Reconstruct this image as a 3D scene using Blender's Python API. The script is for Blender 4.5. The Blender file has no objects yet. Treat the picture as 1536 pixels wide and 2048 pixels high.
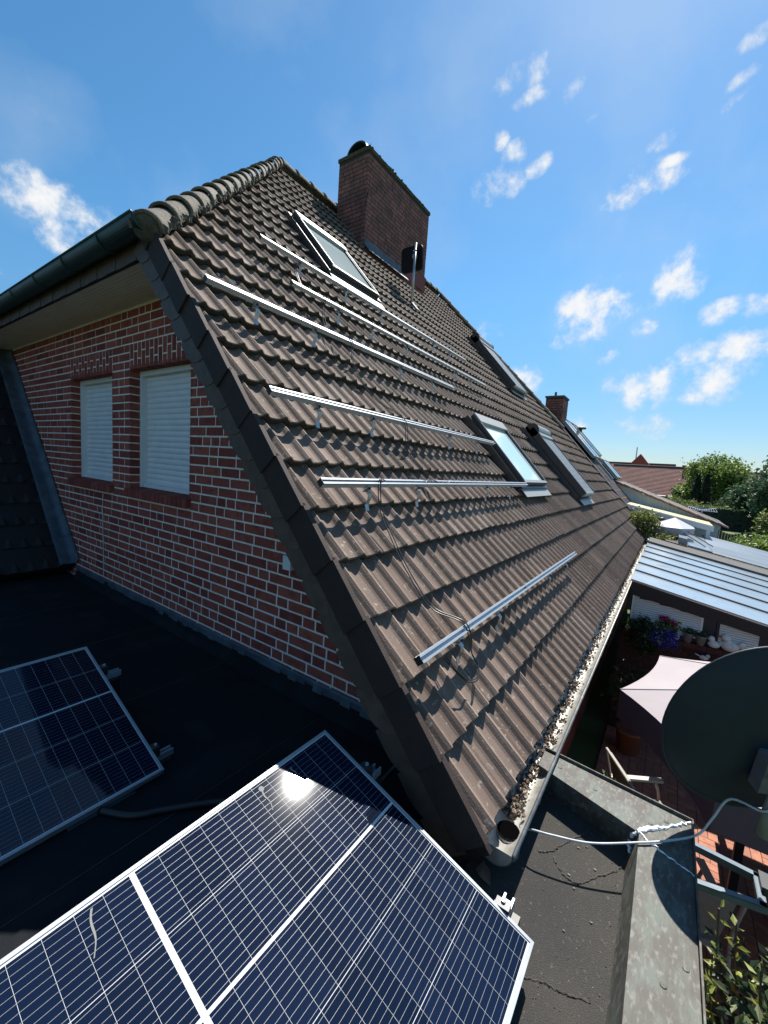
import bpy, math, random
import numpy as np
from mathutils import Vector, Matrix

sc = bpy.context.scene
COL = sc.collection
rng = np.random.default_rng(7)
random.seed(7)

# ------------------------------------------------------------------ camera
CAM = np.array([-1.5285, -0.4398, 1.4790])
RX = (0.5748410092, -0.8155765187, 0.0662778721)     # camera right
DN = (-0.0520622817, -0.1172881279, -0.9917323297)   # image down
FW = (0.8166072085, 0.5666378360, -0.1098828003)     # forward
cam_d = bpy.data.cameras.new('camera'); cam = bpy.data.objects.new('camera', cam_d); COL.objects.link(cam)
M4 = Matrix(((RX[0], -DN[0], -FW[0], CAM[0]), (RX[1], -DN[1], -FW[1], CAM[1]), (RX[2], -DN[2], -FW[2], CAM[2]), (0, 0, 0, 1)))
cam.matrix_world = M4
cam_d.sensor_fit = 'VERTICAL'; cam_d.sensor_height = 24; cam_d.sensor_width = 18; cam_d.lens = 24 * 820.3 / 2048
cam_d.clip_start = 0.02; cam_d.clip_end = 3000
sc.camera = cam

# ------------------------------------------------------------------ sun, sky, exposure
SUN_EL, SUN_AZ = math.radians(56.2), math.radians(5.2)     # azimuth counted from +X towards +Y
sdir = Vector((math.cos(SUN_EL) * math.cos(SUN_AZ), math.cos(SUN_EL) * math.sin(SUN_AZ), math.sin(SUN_EL)))
sun_d = bpy.data.lights.new('sun', 'SUN'); sun_d.energy = 3.6; sun_d.angle = math.radians(0.5); sun_d.color = (1.0, 0.955, 0.88)
sun = bpy.data.objects.new('sun', sun_d); COL.objects.link(sun)
sun.rotation_euler = sdir.to_track_quat('Z', 'Y').to_euler(); sun.location = (5, 0, 30)
sc.view_settings.view_transform = 'Standard'; sc.view_settings.look = 'None'
sc.view_settings.exposure = 1.27; sc.view_settings.gamma = 1

world = bpy.data.worlds.new('World'); sc.world = world; world.use_nodes = True
wt = world.node_tree; wt.nodes.clear()
def wn(t, **kw):
    n = wt.nodes.new(t)
    for k, v in kw.items(): setattr(n, k, v)
    return n
WL = wt.links.new
def wmath(op, a, b=None, c=None, clamp=False):
    n = wn('ShaderNodeMath', operation=op); n.use_clamp = clamp
    for i, v in enumerate((a, b, c)):
        if v is None: continue
        if isinstance(v, (int, float)): n.inputs[i].default_value = v
        else: WL(v, n.inputs[i])
    return n.outputs[0]
sky = wn('ShaderNodeTexSky'); sky.sky_type = 'NISHITA'; sky.sun_disc = False
sky.sun_elevation = SUN_EL; sky.sun_rotation = math.pi / 2 - SUN_AZ
sky.altitude = 50; sky.air_density = 1.0; sky.dust_density = 0.25; sky.ozone_density = 2.2
hs = wn('ShaderNodeHueSaturation'); hs.inputs['Saturation'].default_value = 1.22; hs.inputs['Value'].default_value = 1.0
hs.inputs['Hue'].default_value = 0.491
WL(sky.outputs[0], hs.inputs['Color'])
tc = wn('ShaderNodeTexCoord'); DIRV = tc.outputs['Generated']
sep = wn('ShaderNodeSeparateXYZ'); WL(DIRV, sep.inputs[0])
hz = wn('ShaderNodeMapRange', interpolation_type='SMOOTHSTEP'); WL(sep.outputs['Z'], hz.inputs[0])
hz.inputs[1].default_value = -.02; hz.inputs[2].default_value = .42
hzc = wn('ShaderNodeMix', data_type='RGBA'); hzc.inputs['A'].default_value = (.335, .37, .425, 1); hzc.inputs['B'].default_value = (.555, .635, .655, 1); WL(hz.outputs[0], hzc.inputs['Factor'])
skym = wn('ShaderNodeMix', data_type='RGBA', blend_type='MULTIPLY'); skym.inputs['Factor'].default_value = 1; WL(hs.outputs[0], skym.inputs['A']); WL(hzc.outputs['Result'], skym.inputs['B'])
# cumulus: (direction, across/width, up/height)
CLOUDS = [[[0.7075, 0.2847, 0.6468], [9.61, -20.92, -2.08], [-30.57, -5.85, 35.25]], [[0.7327, 0.2694, 0.6249], [16.64, -37.89, -3.98], [-52.9, -8.07, 64.7]], [[0.7461, 0.3211, 0.5833], [35.18, -74.54, -4.82], [-48.81, -10.48, 67.34]], [[0.7665, 0.2951, 0.5704], [16.41, -38.03, -3.25], [-38.81, -6.42, 54.6]], [[0.7747, 0.336, 0.5357], [10.04, -22.43, -1.39], [-22.03, -4.69, 33.86]], [[0.7897, 0.2647, 0.5534], [19.38, -49.21, -5.01], [-40.71, -4.47, 59.32]], [[0.8561, 0.0989, 0.5073], [4.26, -20.82, -4.11], [-23.54, 3.31, 38.09]], [[0.8483, 0.0658, 0.5253], [7.6, -38.37, -8.41], [-57.09, 10.36, 89.94]], [[0.8104, -0.005, 0.5858], [10.51, -54.62, -15.86], [-57.5, 15.2, 78.83]], [[0.8236, -0.0086, 0.5672], [11.13, -63.17, -18.0], [-48.41, 13.2, 69.61]], [[0.929, 0.0365, 0.3683], [2.08, -25.38, -4.09], [-9.68, 2.78, 22.79]], [[0.9291, 0.1708, 0.3279], [2.79, -15.46, -1.38], [-7.37, 1.02, 18.83]], [[0.9506, -0.0357, 0.3085], [-0.22, -24.05, -3.72], [-17.19, 7.72, 52.24]], [[0.959, 0.1343, 0.2497], [7.28, -50.36, -2.89], [-19.97, 5.84, 71.55]], [[0.2569, 0.8856, 0.3868], [11.29, -5.7, 4.25], [-2.46, -10.37, 24.09]], [[0.2265, 0.8892, 0.3976], [32.36, -14.75, 13.29], [-2.59, -13.54, 30.49]], [[0.294, 0.8846, 0.362], [14.14, -7.25, 4.86], [-3.18, -10.93, 27.91]], [[0.9795, 0.0518, 0.1947], [0.33, -13.28, -0.69], [-5.19, 2.51, 22.87]], [[0.9795, -0.0333, 0.1989], [-0.85, -17.65, -1.29], [-5.66, 3.48, 25.96]], [[0.9649, -0.0675, 0.2537], [-1.31, -21.44, -2.7], [-8.14, 4.57, 30.2]], [[0.9698, -0.0052, 0.2439], [-0.08, -22.6, -2.2], [-11.42, 5.63, 43.5]], [[0.9911, 0.0602, 0.1185], [0.82, -21.78, 0.04], [-5.51, 4.34, 39.71]], [[0.8724, 0.3826, 0.3042], [9.53, -22.98, -0.09], [-14.83, -1.81, 43.17]], [[0.9327, 0.2931, 0.2099], [7.16, -24.42, -0.08], [-7.33, 0.85, 29.01]], [[0.9742, 0.1933, 0.1168], [5.66, -31.45, 0.59], [-8.4, 4.73, 57.92]], [[0.9515, 0.0871, 0.295], [5.04, -45.84, -4.41], [-17.29, 5.1, 52.58]], [[0.7858, -0.025, 0.618], [11.11, -53.79, -17.11], [-59.32, 17.14, 75.32]], [[0.7849, 0.1829, 0.592], [29.69, -86.12, -13.6], [-96.46, -0.4, 127.17]], [[0.9489, -0.0789, 0.3055], [-1.63, -38.16, -6.45], [-18.83, 9.73, 59.39]], [[0.7562, 0.204, 0.6217], [22.99, -60.37, -8.97], [-27.48, -1.36, 33.06]], [[0.8295, 0.0659, 0.5546], [7.39, -34.18, -7.9], [-49.54, 8.52, 72.19]], [[0.2431, 0.9282, 0.2816], [21.35, -8.21, 6.86], [-3.34, -18.53, 62.2]], [[0.9959, -0.041, 0.0812], [-1.95, -33.9, 0.67], [-7.18, 10.94, 87.4]]]
CLOUD_W = {9: .9, 26: .8, 27: .6, 29: .45, 30: .6, 31: .6, 24: .9, 22: .9, 21: .8, 32: .5}
acc = None
for i, (d, a, b) in enumerate(CLOUDS):
    sub = wn('ShaderNodeVectorMath', operation='SUBTRACT'); WL(DIRV, sub.inputs[0]); sub.inputs[1].default_value = d
    da = wn('ShaderNodeVectorMath', operation='DOT_PRODUCT'); WL(sub.outputs[0], da.inputs[0]); da.inputs[1].default_value = [v * .64 for v in a]
    db = wn('ShaderNodeVectorMath', operation='DOT_PRODUCT'); WL(sub.outputs[0], db.inputs[0]); db.inputs[1].default_value = [v * .64 for v in b]
    r2 = wmath('MULTIPLY_ADD', db.outputs['Value'], db.outputs['Value'], wmath('MULTIPLY', da.outputs['Value'], da.outputs['Value']))
    m = wmath('MULTIPLY', wmath('SUBTRACT', 1.0, r2, clamp=True), CLOUD_W.get(i, 1.0))
    acc = m if acc is None else wmath('MAXIMUM', acc, m)
nz = wn('ShaderNodeTexNoise'); nz.inputs['Scale'].default_value = 19; nz.inputs['Detail'].default_value = 9; nz.inputs['Roughness'].default_value = .6
WL(DIRV, nz.inputs['Vector'])
nz2 = wn('ShaderNodeTexNoise'); nz2.inputs['Scale'].default_value = 5; nz2.inputs['Detail'].default_value = 5
WL(DIRV, nz2.inputs['Vector'])
dens = wmath('ADD', wmath('MULTIPLY', acc, 1.3), wmath('MULTIPLY', wmath('SUBTRACT', nz.outputs[0], .588), 4.0))
mr = wn('ShaderNodeMapRange', interpolation_type='SMOOTHSTEP'); WL(dens, mr.inputs[0])
mr.inputs[1].default_value = .05; mr.inputs[2].default_value = 1.5
veil = wmath('MULTIPLY', wmath('SUBTRACT', nz2.outputs[0], .5, clamp=True), .9)
cover = wmath('MAXIMUM', wmath('MULTIPLY', mr.outputs[0], wmath('MULTIPLY', acc, 4.0, clamp=True)), veil, clamp=True)
ccol = wn('ShaderNodeMix', data_type='RGBA'); ccol.inputs['A'].default_value = (2.4, 2.85, 3.4, 1); ccol.inputs['B'].default_value = (3.85, 3.9, 3.95, 1)
WL(wmath('MULTIPLY', dens, .9, clamp=True), ccol.inputs['Factor'])
mixc = wn('ShaderNodeMix', data_type='RGBA'); WL(cover, mixc.inputs['Factor']); WL(skym.outputs['Result'], mixc.inputs['A']); WL(ccol.outputs['Result'], mixc.inputs['B'])
bg = wn('ShaderNodeBackground'); bg.inputs['Strength'].default_value = 0.1; WL(mixc.outputs['Result'], bg.inputs['Color'])
out = wn('ShaderNodeOutputWorld'); WL(bg.outputs[0], out.inputs['Surface'])

# ------------------------------------------------------------------ materials
MATS = {}
def mat(name, col, rough=.7, metal=0., col2=None, nscale=8., detail=5., lo=.35, hi=.65, bump=0., bscale=None, tone=None, coat=0., spec=.5, stretch=None, col3=None, n3=40., lo3=.6, hi3=.68, trans=0., coatr=.03):
    m = bpy.data.materials.new(name); m.use_nodes = True; nt = m.node_tree; b = nt.nodes['Principled BSDF']
    L = nt.links.new
    b.inputs['Roughness'].default_value = rough; b.inputs['Metallic'].default_value = metal
    b.inputs['Specular IOR Level'].default_value = spec
    b.inputs['Coat Weight'].default_value = coat; b.inputs['Coat Roughness'].default_value = coatr
    b.inputs['Base Color'].default_value = (*col, 1)
    tcn = nt.nodes.new('ShaderNodeTexCoord'); vec = tcn.outputs['Object']
    if stretch:
        mp = nt.nodes.new('ShaderNodeMapping'); mp.inputs['Scale'].default_value = stretch; L(vec, mp.inputs['Vector']); vec = mp.outputs[0]
    cur = None
    def noise(scale, det=detail):
        n = nt.nodes.new('ShaderNodeTexNoise'); n.inputs['Scale'].default_value = scale; n.inputs['Detail'].default_value = det; n.inputs['Roughness'].default_value = .6
        L(vec, n.inputs['Vector']); return n.outputs[0]
    def mixn(fac, A, B, mode='MIX'):
        x = nt.nodes.new('ShaderNodeMix'); x.data_type = 'RGBA'; x.blend_type = mode
        if isinstance(fac, float): x.inputs['Factor'].default_value = fac
        else: L(fac, x.inputs['Factor'])
        for s, v in (('A', A), ('B', B)):
            if isinstance(v, tuple): x.inputs[s].default_value = (*v, 1)
            else: L(v, x.inputs[s])
        return x.outputs['Result']
    def rng_(val, a, b_, c=0., d=1.):
        r = nt.nodes.new('ShaderNodeMapRange'); L(val, r.inputs[0]); r.inputs[1].default_value = a; r.inputs[2].default_value = b_; r.inputs[3].default_value = c; r.inputs[4].default_value = d
        return r.outputs[0]
    cur = tuple(col)
    if tone:
        at = nt.nodes.new('ShaderNodeAttribute'); at.attribute_name = 'tone'
        rp = nt.nodes.new('ShaderNodeValToRGB'); L(at.outputs['Fac'], rp.inputs[0])
        el = rp.color_ramp.elements
        while len(el) > 1: el.remove(el[-1])
        for i, c in enumerate(tone):
            e = el[0] if i == 0 else el.new(i / (len(tone) - 1))
            e.position = i / (len(tone) - 1); e.color = (*c, 1)
        cur = rp.outputs[0]
    if col2 is not None: cur = mixn(rng_(noise(nscale), lo, hi), cur, tuple(col2))
    if col3 is not None: cur = mixn(rng_(noise(n3, 3), lo3, hi3), cur, tuple(col3))
    if not isinstance(cur, tuple): L(cur, b.inputs['Base Color'])
    if bump:
        bp = nt.nodes.new('ShaderNodeBump'); bp.inputs['Strength'].default_value = bump; bp.inputs['Distance'].default_value = .01
        L(noise(bscale or nscale * 4, 4), bp.inputs['Height']); L(bp.outputs[0], b.inputs['Normal'])
    if trans: b.inputs['Transmission Weight'].default_value = trans
    if name.startswith(('leaf', 'petal')):
        tr = nt.nodes.new('ShaderNodeBsdfTranslucent'); ms = nt.nodes.new('ShaderNodeMixShader'); ms.inputs[0].default_value = .42
        if not isinstance(cur, tuple): L(cur, tr.inputs['Color'])
        else: tr.inputs['Color'].default_value = (*cur, 1)
        ou = nt.nodes['Material Output']; L(b.outputs[0], ms.inputs[1]); L(tr.outputs[0], ms.inputs[2]); L(ms.outputs[0], ou.inputs['Surface'])
    MATS[name] = m; return m

mat('roof_tile', (.1, .08, .065), .82, tone=[(.112, .079, .062), (.154, .11, .087), (.194, .141, .113), (.28, .215, .175)], col2=(.09, .065, .051), nscale=1.7, lo=.42, hi=.78, detail=9, col3=(.3, .26, .21), n3=34, lo3=.6, hi3=.72, bump=.22, bscale=120, spec=.3)
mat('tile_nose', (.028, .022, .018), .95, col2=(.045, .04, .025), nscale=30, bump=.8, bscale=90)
mat('roof_tile_dark', (.03, .022, .022), .75, tone=[(.022, .018, .018), (.03, .025, .025), (.04, .034, .034)], col2=(.016, .014, .014), nscale=6, bump=.3, bscale=120, spec=.3)
mat('verge_tile', (.034, .018, .014), .8, col2=(.022, .013, .011), nscale=10, bump=.35, bscale=140, col3=(.12, .1, .09), n3=60, lo3=.76, hi3=.8)
mat('slate', (.05, .041, .036), .6, tone=[(.075, .05, .037), (.09, .06, .044), (.104, .07, .052)], col2=(.062, .042, .031), nscale=14, bump=.25, bscale=80)
mat('ridge', (.12, .1, .075), .9, tone=[(.14, .12, .096), (.17, .146, .115), (.21, .18, .142)], col2=(.07, .062, .048), nscale=14, lo=.45, hi=.7, col3=(.2, .19, .13), n3=45, lo3=.58, hi3=.7, bump=.9, bscale=110)
mat('mortar_cap', (.045, .042, .034), .95, col2=(.1, .092, .07), nscale=25, bump=1., bscale=60)
mat('brick', (.12, .03, .022), .85, tone=[(.19, .044, .034), (.26, .06, .045), (.31, .076, .054), (.37, .1, .068), (.24, .057, .045)], col2=(.13, .033, .028), nscale=18, lo=.48, hi=.8, col3=(.32, .15, .12), n3=5, lo3=.6, hi3=.9, bump=.7, bscale=110, spec=.3)
mat('brick_shaded', (.1, .03, .025), .85, tone=[(.07, .02, .017), (.1, .028, .022), (.135, .038, .029)], col2=(.05, .016, .014), nscale=18, bump=.6, bscale=90)  # red brick darkened: the extension wall's shade is put into its colour
mat('brick_sooty', (.06, .02, .017), .9, tone=[(.19, .08, .065), (.25, .1, .08), (.31, .125, .1)], col2=(.07, .042, .036), nscale=3.2, lo=.4, hi=.75, bump=.6, bscale=90)
mat('mortar', (.82, .74, .66), .95, col2=(.66, .59, .53), nscale=30, bump=.4, bscale=120)
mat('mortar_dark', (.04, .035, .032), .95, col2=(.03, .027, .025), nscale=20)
mat('moss', (.04, .034, .024), .95, col2=(.1, .09, .045), nscale=20, bump=1., bscale=60)
mat('white_pvc', (.72, .73, .74), .45, col2=(.66, .67, .69), nscale=6)
mat('soffit', (.82, .74, .6), .6, col2=(.76, .68, .55), nscale=3)
mat('copper_green', (.02, .052, .045), .5, metal=.3, col2=(.03, .07, .06), nscale=9, bump=.1)
mat('zinc', (.44, .43, .4), .5, metal=.55, col2=(.3, .29, .26), nscale=14, col3=(.6, .58, .52), n3=9, lo3=.55, hi3=.75, bump=.12)
mat('lead', (.055, .07, .09), .6, metal=.3, col2=(.1, .125, .15), nscale=7, bump=.25, bscale=20)
mat('capping', (.058, .051, .043), .65, metal=.1, col2=(.08, .094, .077), nscale=7, lo=.44, hi=.6, col3=(.135, .132, .117), n3=30, lo3=.52, hi3=.68, bump=.15, stretch=(1, 2.2, 1), detail=8)
mat('sealant', (.85, .85, .84), .5)
mat('bitumen', (.062, .056, .048), .9, col2=(.04, .038, .035), nscale=2.2, detail=9, col3=(.13, .12, .1), n3=70, lo3=.62, hi3=.75, bump=.9, bscale=260)
mat('membrane_shaded', (.011, .0135, .0175), .95, col2=(.014, .0145, .016), nscale=1.6, detail=8, col3=(.024, .0245, .026), n3=3.2, lo3=.48, hi3=.75, bump=.35, bscale=120, spec=.12)  # flat-roof bitumen darkened: the house's shadow is painted into its colour
mat('felt_seam', (.085, .075, .06), .95, col2=(.05, .045, .04), nscale=60, bump=1., bscale=90)
mat('aluminium', (.42, .45, .48), .5, metal=.55, col2=(.37, .4, .43), nscale=14)
mat('panel_frame', (.36, .38, .4), .5, metal=.4, col2=(.3, .32, .34), nscale=9)
mat('steel', (.42, .44, .45), .4, metal=.8, col2=(.3, .32, .33), nscale=12)
mat('galv_dark', (.09, .12, .14), .5, metal=.4, col2=(.06, .08, .1), nscale=14)
mat('void', (.002, .002, .002), 1., spec=0.)
mat('black_plastic', (.012, .012, .013), .45)
mat('dark_grey_metal', (.04, .042, .045), .4, metal=.3)
mat('cell', (.003, .006, .016), .3, metal=0., tone=[(.003, .006, .018), (.004, .0078, .023), (.005, .0098, .029)], coat=.7, coatr=.05, spec=0.)
mat('cell_line', (.5, .52, .53), .5, metal=0., coat=.4, coatr=.04)
mat('busbar', (.24, .24, .235), .45, metal=.2, coat=.4, coatr=.04)
mat('antenna_black', (.004, .004, .0045), .6, spec=.2)
mat('roof_glass', (.66, .78, .78), .04, spec=1., coat=1., coatr=.02)
mat('shutter_grey', (.3, .3, .29), .45, metal=.4, col2=(.26, .26, .255), nscale=10)
mat('frame_grey', (.16, .15, .14), .4, metal=.4)
mat('frame_silver', (.3, .3, .29), .5, metal=.3)
mat('window_glass', (.02, .025, .03), .05, spec=1.)
mat('blind', (.62, .66, .66), .6)
mat('brown_wood', (.013, .008, .0075), .65, col2=(.009, .006, .006), nscale=12)
mat('anthracite', (.012, .015, .024), .5)
mat('sheet_roof', (.42, .47, .52), .22, metal=.45, col2=(.36, .41, .46), nscale=3, lo=.3, hi=.7, col3=(.26, .26, .26), n3=2.3, lo3=.6, hi3=.72)
mat('corrugated', (.2, .23, .25), .3, metal=.3, col2=(.3, .33, .35), nscale=1.2, stretch=(1, .2, 1))
mat('sheet_seam', (.09, .1, .11), .5, metal=.3)
mat('grey_felt', (.1, .095, .09), .85, col2=(.07, .066, .064), nscale=8)
mat('orange_tile', (.3, .1, .05), .8, tone=[(.2, .065, .036), (.3, .1, .05), (.38, .14, .07)], col2=(.14, .06, .04), nscale=5, bump=.4)
mat('redbrown_tile', (.16, .065, .05), .8, tone=[(.17, .055, .04), (.22, .07, .05), (.26, .085, .058)], col2=(.13, .05, .04), nscale=.8)
mat('collector', (.2, .3, .38), .1, coat=1., col2=(.26, .36, .44), nscale=1.5)
mat('white_board', (.62, .64, .65), .6, col2=(.54, .56, .58), nscale=2)
mat('pink_trim', (.5, .3, .26), .7, col2=(.36, .2, .17), nscale=6)
mat('green_felt', (.4, .38, .22), .85, col2=(.5, .46, .3), nscale=1.4, col3=(.55, .55, .5), n3=1.0)
mat('tent', (.36, .36, .39), .6)
mat('dish', (.011, .019, .029), .5, col2=(.015, .025, .036), nscale=5, bump=.06, bscale=200, spec=.25)
mat('dish_plate', (.11, .105, .11), .6, col2=(.08, .078, .085), nscale=30)
mat('olive_tube', (.26, .25, .18), .6, col2=(.17, .165, .12), nscale=18, stretch=(1, 1, .15))
mat('coax', (.55, .56, .55), .45, col2=(.4, .41, .4), nscale=30)
mat('brass', (.6, .5, .3), .5, metal=.3)
mat('parasol', (.37, .325, .335), .85, col2=(.34, .30, .31), nscale=2.5, bump=.12, bscale=40)
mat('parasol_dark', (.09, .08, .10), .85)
mat('paver', (.42, .17, .1), .85, tone=[(.34, .13, .085), (.42, .17, .1), (.48, .21, .13), (.3, .13, .1)], col2=(.3, .13, .09), nscale=14, bump=.4, bscale=140)
mat('soil_joint', (.03, .022, .018), .95)
mat('grass', (.06, .1, .03), .9, col2=(.09, .12, .04), nscale=.3)
mat('chair_frame', (.4, .385, .35), .5)
mat('chair_cushion', (.3, .29, .26), .9, col2=(.25, .24, .22), nscale=30)
mat('wicker', (.012, .011, .012), .7)
mat('figurine', (.68, .66, .62), .6, col2=(.4, .38, .34), nscale=30, lo=.55, hi=.75)
mat('beak', (.3, .17, .08), .6)
mat('zinc_pot', (.34, .37, .4), .5, metal=.3, col2=(.26, .28, .3), nscale=20)
mat('label_white', (.7, .7, .68), .6)
mat('terracotta', (.24, .09, .05), .8)
mat('debris', (.12, .085, .055), .95, tone=[(.045, .03, .02), (.085, .058, .038), (.13, .09, .062), (.18, .12, .09), (.3, .26, .21)])
mat('leaf_dark', (.03, .055, .02), .5, tone=[(.02, .042, .015), (.034, .064, .02), (.05, .086, .027), (.068, .112, .036)], trans=0)
mat('leaf_mid', (.05, .09, .03), .5, tone=[(.07, .12, .025), (.12, .185, .036), (.18, .25, .048), (.25, .32, .07)])
mat('leaf_yellow', (.16, .18, .05), .5, tone=[(.05, .085, .025), (.1, .13, .035), (.18, .2, .05), (.26, .26, .08)])
mat('leaf_bluegreen', (.03, .06, .04), .5, tone=[(.04, .08, .04), (.065, .115, .055), (.1, .155, .075)])
mat('leaf_variegated', (.08, .12, .06), .45, tone=[(.02, .045, .02), (.035, .07, .03), (.1, .14, .07), (.28, .3, .17)])
mat('leaf_lime', (.3, .33, .06), .5, tone=[(.2, .24, .05), (.3, .33, .07), (.4, .42, .1)])
mat('conifer', (.014, .03, .014), .7, tone=[(.008, .018, .009), (.014, .03, .014), (.022, .042, .02)])
mat('petal_pink', (.55, .03, .18), .6, tone=[(.42, .02, .12), (.6, .04, .22)])
mat('petal_blue', (.06, .05, .4), .6, tone=[(.04, .035, .28), (.08, .07, .5), (.16, .13, .55)])
mat('petal_white', (.62, .62, .72), .6)
mat('petal_red', (.45, .02, .03), .6)
mat('bark', (.08, .06, .045), .9, col2=(.05, .04, .03), nscale=20, bump=.6)
mat('stem', (.08, .07, .035), .8)
mat('wall_paint_red', (.2, .04, .025), .7, col2=(.14, .03, .02), nscale=20)
mat('dropping', (.2, .205, .2), .8)
mat('rust', (.3, .12, .04), .9)

# every metal roof gets shallow unevenness so that reflections break up
# ------------------------------------------------------------------ mesh builder
ORG = {}
class MB:
    def __init__(s): s.V = []; s.F = []; s.T = []; s.I = []; s.n = 0
    def add(s, verts, faces, tone=.5, mi=0):
        s.V.append(np.asarray(verts, float).reshape(-1, 3))
        k = s.n; s.n += len(s.V[-1])
        s.F.extend([tuple(int(i) + k for i in f) for f in faces])
        if np.isscalar(tone): s.T.extend([tone] * len(faces))
        else: s.T.extend(list(tone))
        if np.isscalar(mi): s.I.extend([mi] * len(faces))
        else: s.I.extend(list(mi))
    def hexa(s, p, tone=.5, mi=0):                  # p: 8 corners, bottom ring then top ring
        s.add(p, [(0, 3, 2, 1), (4, 5, 6, 7), (0, 1, 5, 4), (1, 2, 6, 5), (2, 3, 7, 6), (3, 0, 4, 7)], tone, mi)
    def box(s, a, b, tone=.5, mi=0, f=None):
        x0, y0, z0 = a; x1, y1, z1 = b
        p = [(x0, y0, z0), (x1, y0, z0), (x1, y1, z0), (x0, y1, z0), (x0, y0, z1), (x1, y0, z1), (x1, y1, z1), (x0, y1, z1)]
        if f: p = [f(*q) for q in p]
        s.hexa(p, tone, mi)
    def obox(s, c, ax, ay, az, tone=.5, mi=0):      # centre and three half-axis vectors
        c, ax, ay, az = (np.array(v, float) for v in (c, ax, ay, az))
        s.hexa([c - ax - ay - az, c + ax - ay - az, c + ax + ay - az, c - ax + ay - az, c - ax - ay + az, c + ax - ay + az, c + ax + ay + az, c - ax + ay + az], tone, mi)
    def tube(s, path, r, n=8, tone=.5, mi=0, cap=True):
        P = np.array(path, float); m = len(P)
        rr = np.full(m, r) if np.isscalar(r) else np.array(r, float)
        T = np.gradient(P, axis=0); T /= np.linalg.norm(T, axis=1)[:, None] + 1e-12
        u = np.cross(T[0], (0, 0, 1.)); 
        if np.linalg.norm(u) < 1e-3: u = np.cross(T[0], (1., 0, 0))
        u /= np.linalg.norm(u); V = []
        for i in range(m):
            u = u - T[i] * (u @ T[i]); u /= np.linalg.norm(u) + 1e-12; w = np.cross(T[i], u)
            for k in range(n):
                a = 2 * math.pi * k / n; V.append(P[i] + rr[i] * (math.cos(a) * u + math.sin(a) * w))
        F = [(i * n + k, i * n + (k + 1) % n, (i + 1) * n + (k + 1) % n, (i + 1) * n + k) for i in range(m - 1) for k in range(n)]
        if cap: F += [tuple(range(n))[::-1], tuple((m - 1) * n + k for k in range(n))]
        s.add(V, F, tone, mi)
    def lathe(s, c, prof, n=20, tone=.5, mi=0, ax=None):   # prof: (radius, height); ax = (u, v, w)
        c = np.array(c, float)
        u, v, w = (np.array(a, float) for a in (ax or ((1, 0, 0), (0, 1, 0), (0, 0, 1))))
        V = [c + r * (math.cos(2 * math.pi * k / n) * u + math.sin(2 * math.pi * k / n) * v) + h * w for r, h in prof for k in range(n)]
        m = len(prof)
        F = [(i * n + k, i * n + (k + 1) % n, (i + 1) * n + (k + 1) % n, (i + 1) * n + k) for i in range(m - 1) for k in range(n)]
        s.add(V, F, tone, mi)
    def prism(s, poly, off, tone=.5, mi=0):          # polygon (3D points), extruded by a vector
        P = np.array(poly, float); n = len(P)
        s.add(np.vstack([P, P + np.array(off, float)]), [tuple(range(n))[::-1], tuple(range(n, 2 * n))] + [(i, (i + 1) % n, (i + 1) % n + n, i + n) for i in range(n)], tone, mi)
    def blob(s, c, r, n=8, tone=.5, mi=0, jit=.0):
        c = np.array(c, float); r = np.array([r] * 3 if np.isscalar(r) else r, float)
        V = []; m = max(4, n // 2 + 1)
        for i in range(m):
            th = math.pi * i / (m - 1)
            for k in range(n):
                ph = 2 * math.pi * k / n; j = 1 + (random.uniform(-jit, jit) if jit else 0)
                V.append(c + j * r * np.array((math.sin(th) * math.cos(ph), math.sin(th) * math.sin(ph), math.cos(th))))
        F = [(i * n + k, (i + 1) * n + k, (i + 1) * n + (k + 1) % n, i * n + (k + 1) % n) for i in range(m - 1) for k in range(n)]
        s.add(V, F, tone, mi)
    def build(s, name, mats, parent=None, smooth=False, loc=None):
        V = np.vstack(s.V) if s.V else np.zeros((0, 3))
        org = np.array(ORG.get(parent.name, (0, 0, 0)) if parent else (loc if loc is not None else (0, 0, 0)), float)
        me = bpy.data.meshes.new(name); me.from_pydata((V - org).tolist(), [], s.F)
        a = me.attributes.new('tone', 'FLOAT', 'FACE'); a.data.foreach_set('value', np.array(s.T, np.float32))
        if isinstance(mats, str): mats = [mats]
        for m in mats: me.materials.append(MATS[m])
        if len(mats) > 1: me.polygons.foreach_set('material_index', np.array(s.I, np.int32))
        me.polygons.foreach_set('use_smooth', np.full(len(me.polygons), bool(smooth)))
        me.update(); me.validate()
        o = bpy.data.objects.new(name, me); COL.objects.link(o)
        if parent: o.parent = parent; ORG[o.name] = ORG.get(parent.name, (0, 0, 0))
        else: o.location = org; ORG[o.name] = tuple(org)
        return o

def tag(o, label=None, cat=None, group=None, kind=None):
    if label: o['label'] = label
    if cat: o['category'] = cat
    if group: o['group'] = group
    if kind: o['kind'] = kind
    return o
def thing(name, label, cat, loc=(0, 0, 0), group=None, euler=None):
    o = bpy.data.objects.new(name, None); COL.objects.link(o); o.location = loc; o.empty_display_size = .2
    if euler is not None: o.rotation_euler = euler; ORG[o.name] = (0, 0, 0)      # parts in local coordinates
    else: ORG[o.name] = tuple(loc)
    return tag(o, label, cat, group)
def part(name, parent, loc=(0, 0, 0)):
    o = bpy.data.objects.new(name, None); COL.objects.link(o); o.parent = parent; ORG[o.name] = ORG.get(parent.name, (0, 0, 0)); return o

def arc_smooth(o, ang=40):
    o.data.polygons.foreach_set('use_smooth', np.ones(len(o.data.polygons), bool))
    return o

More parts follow.
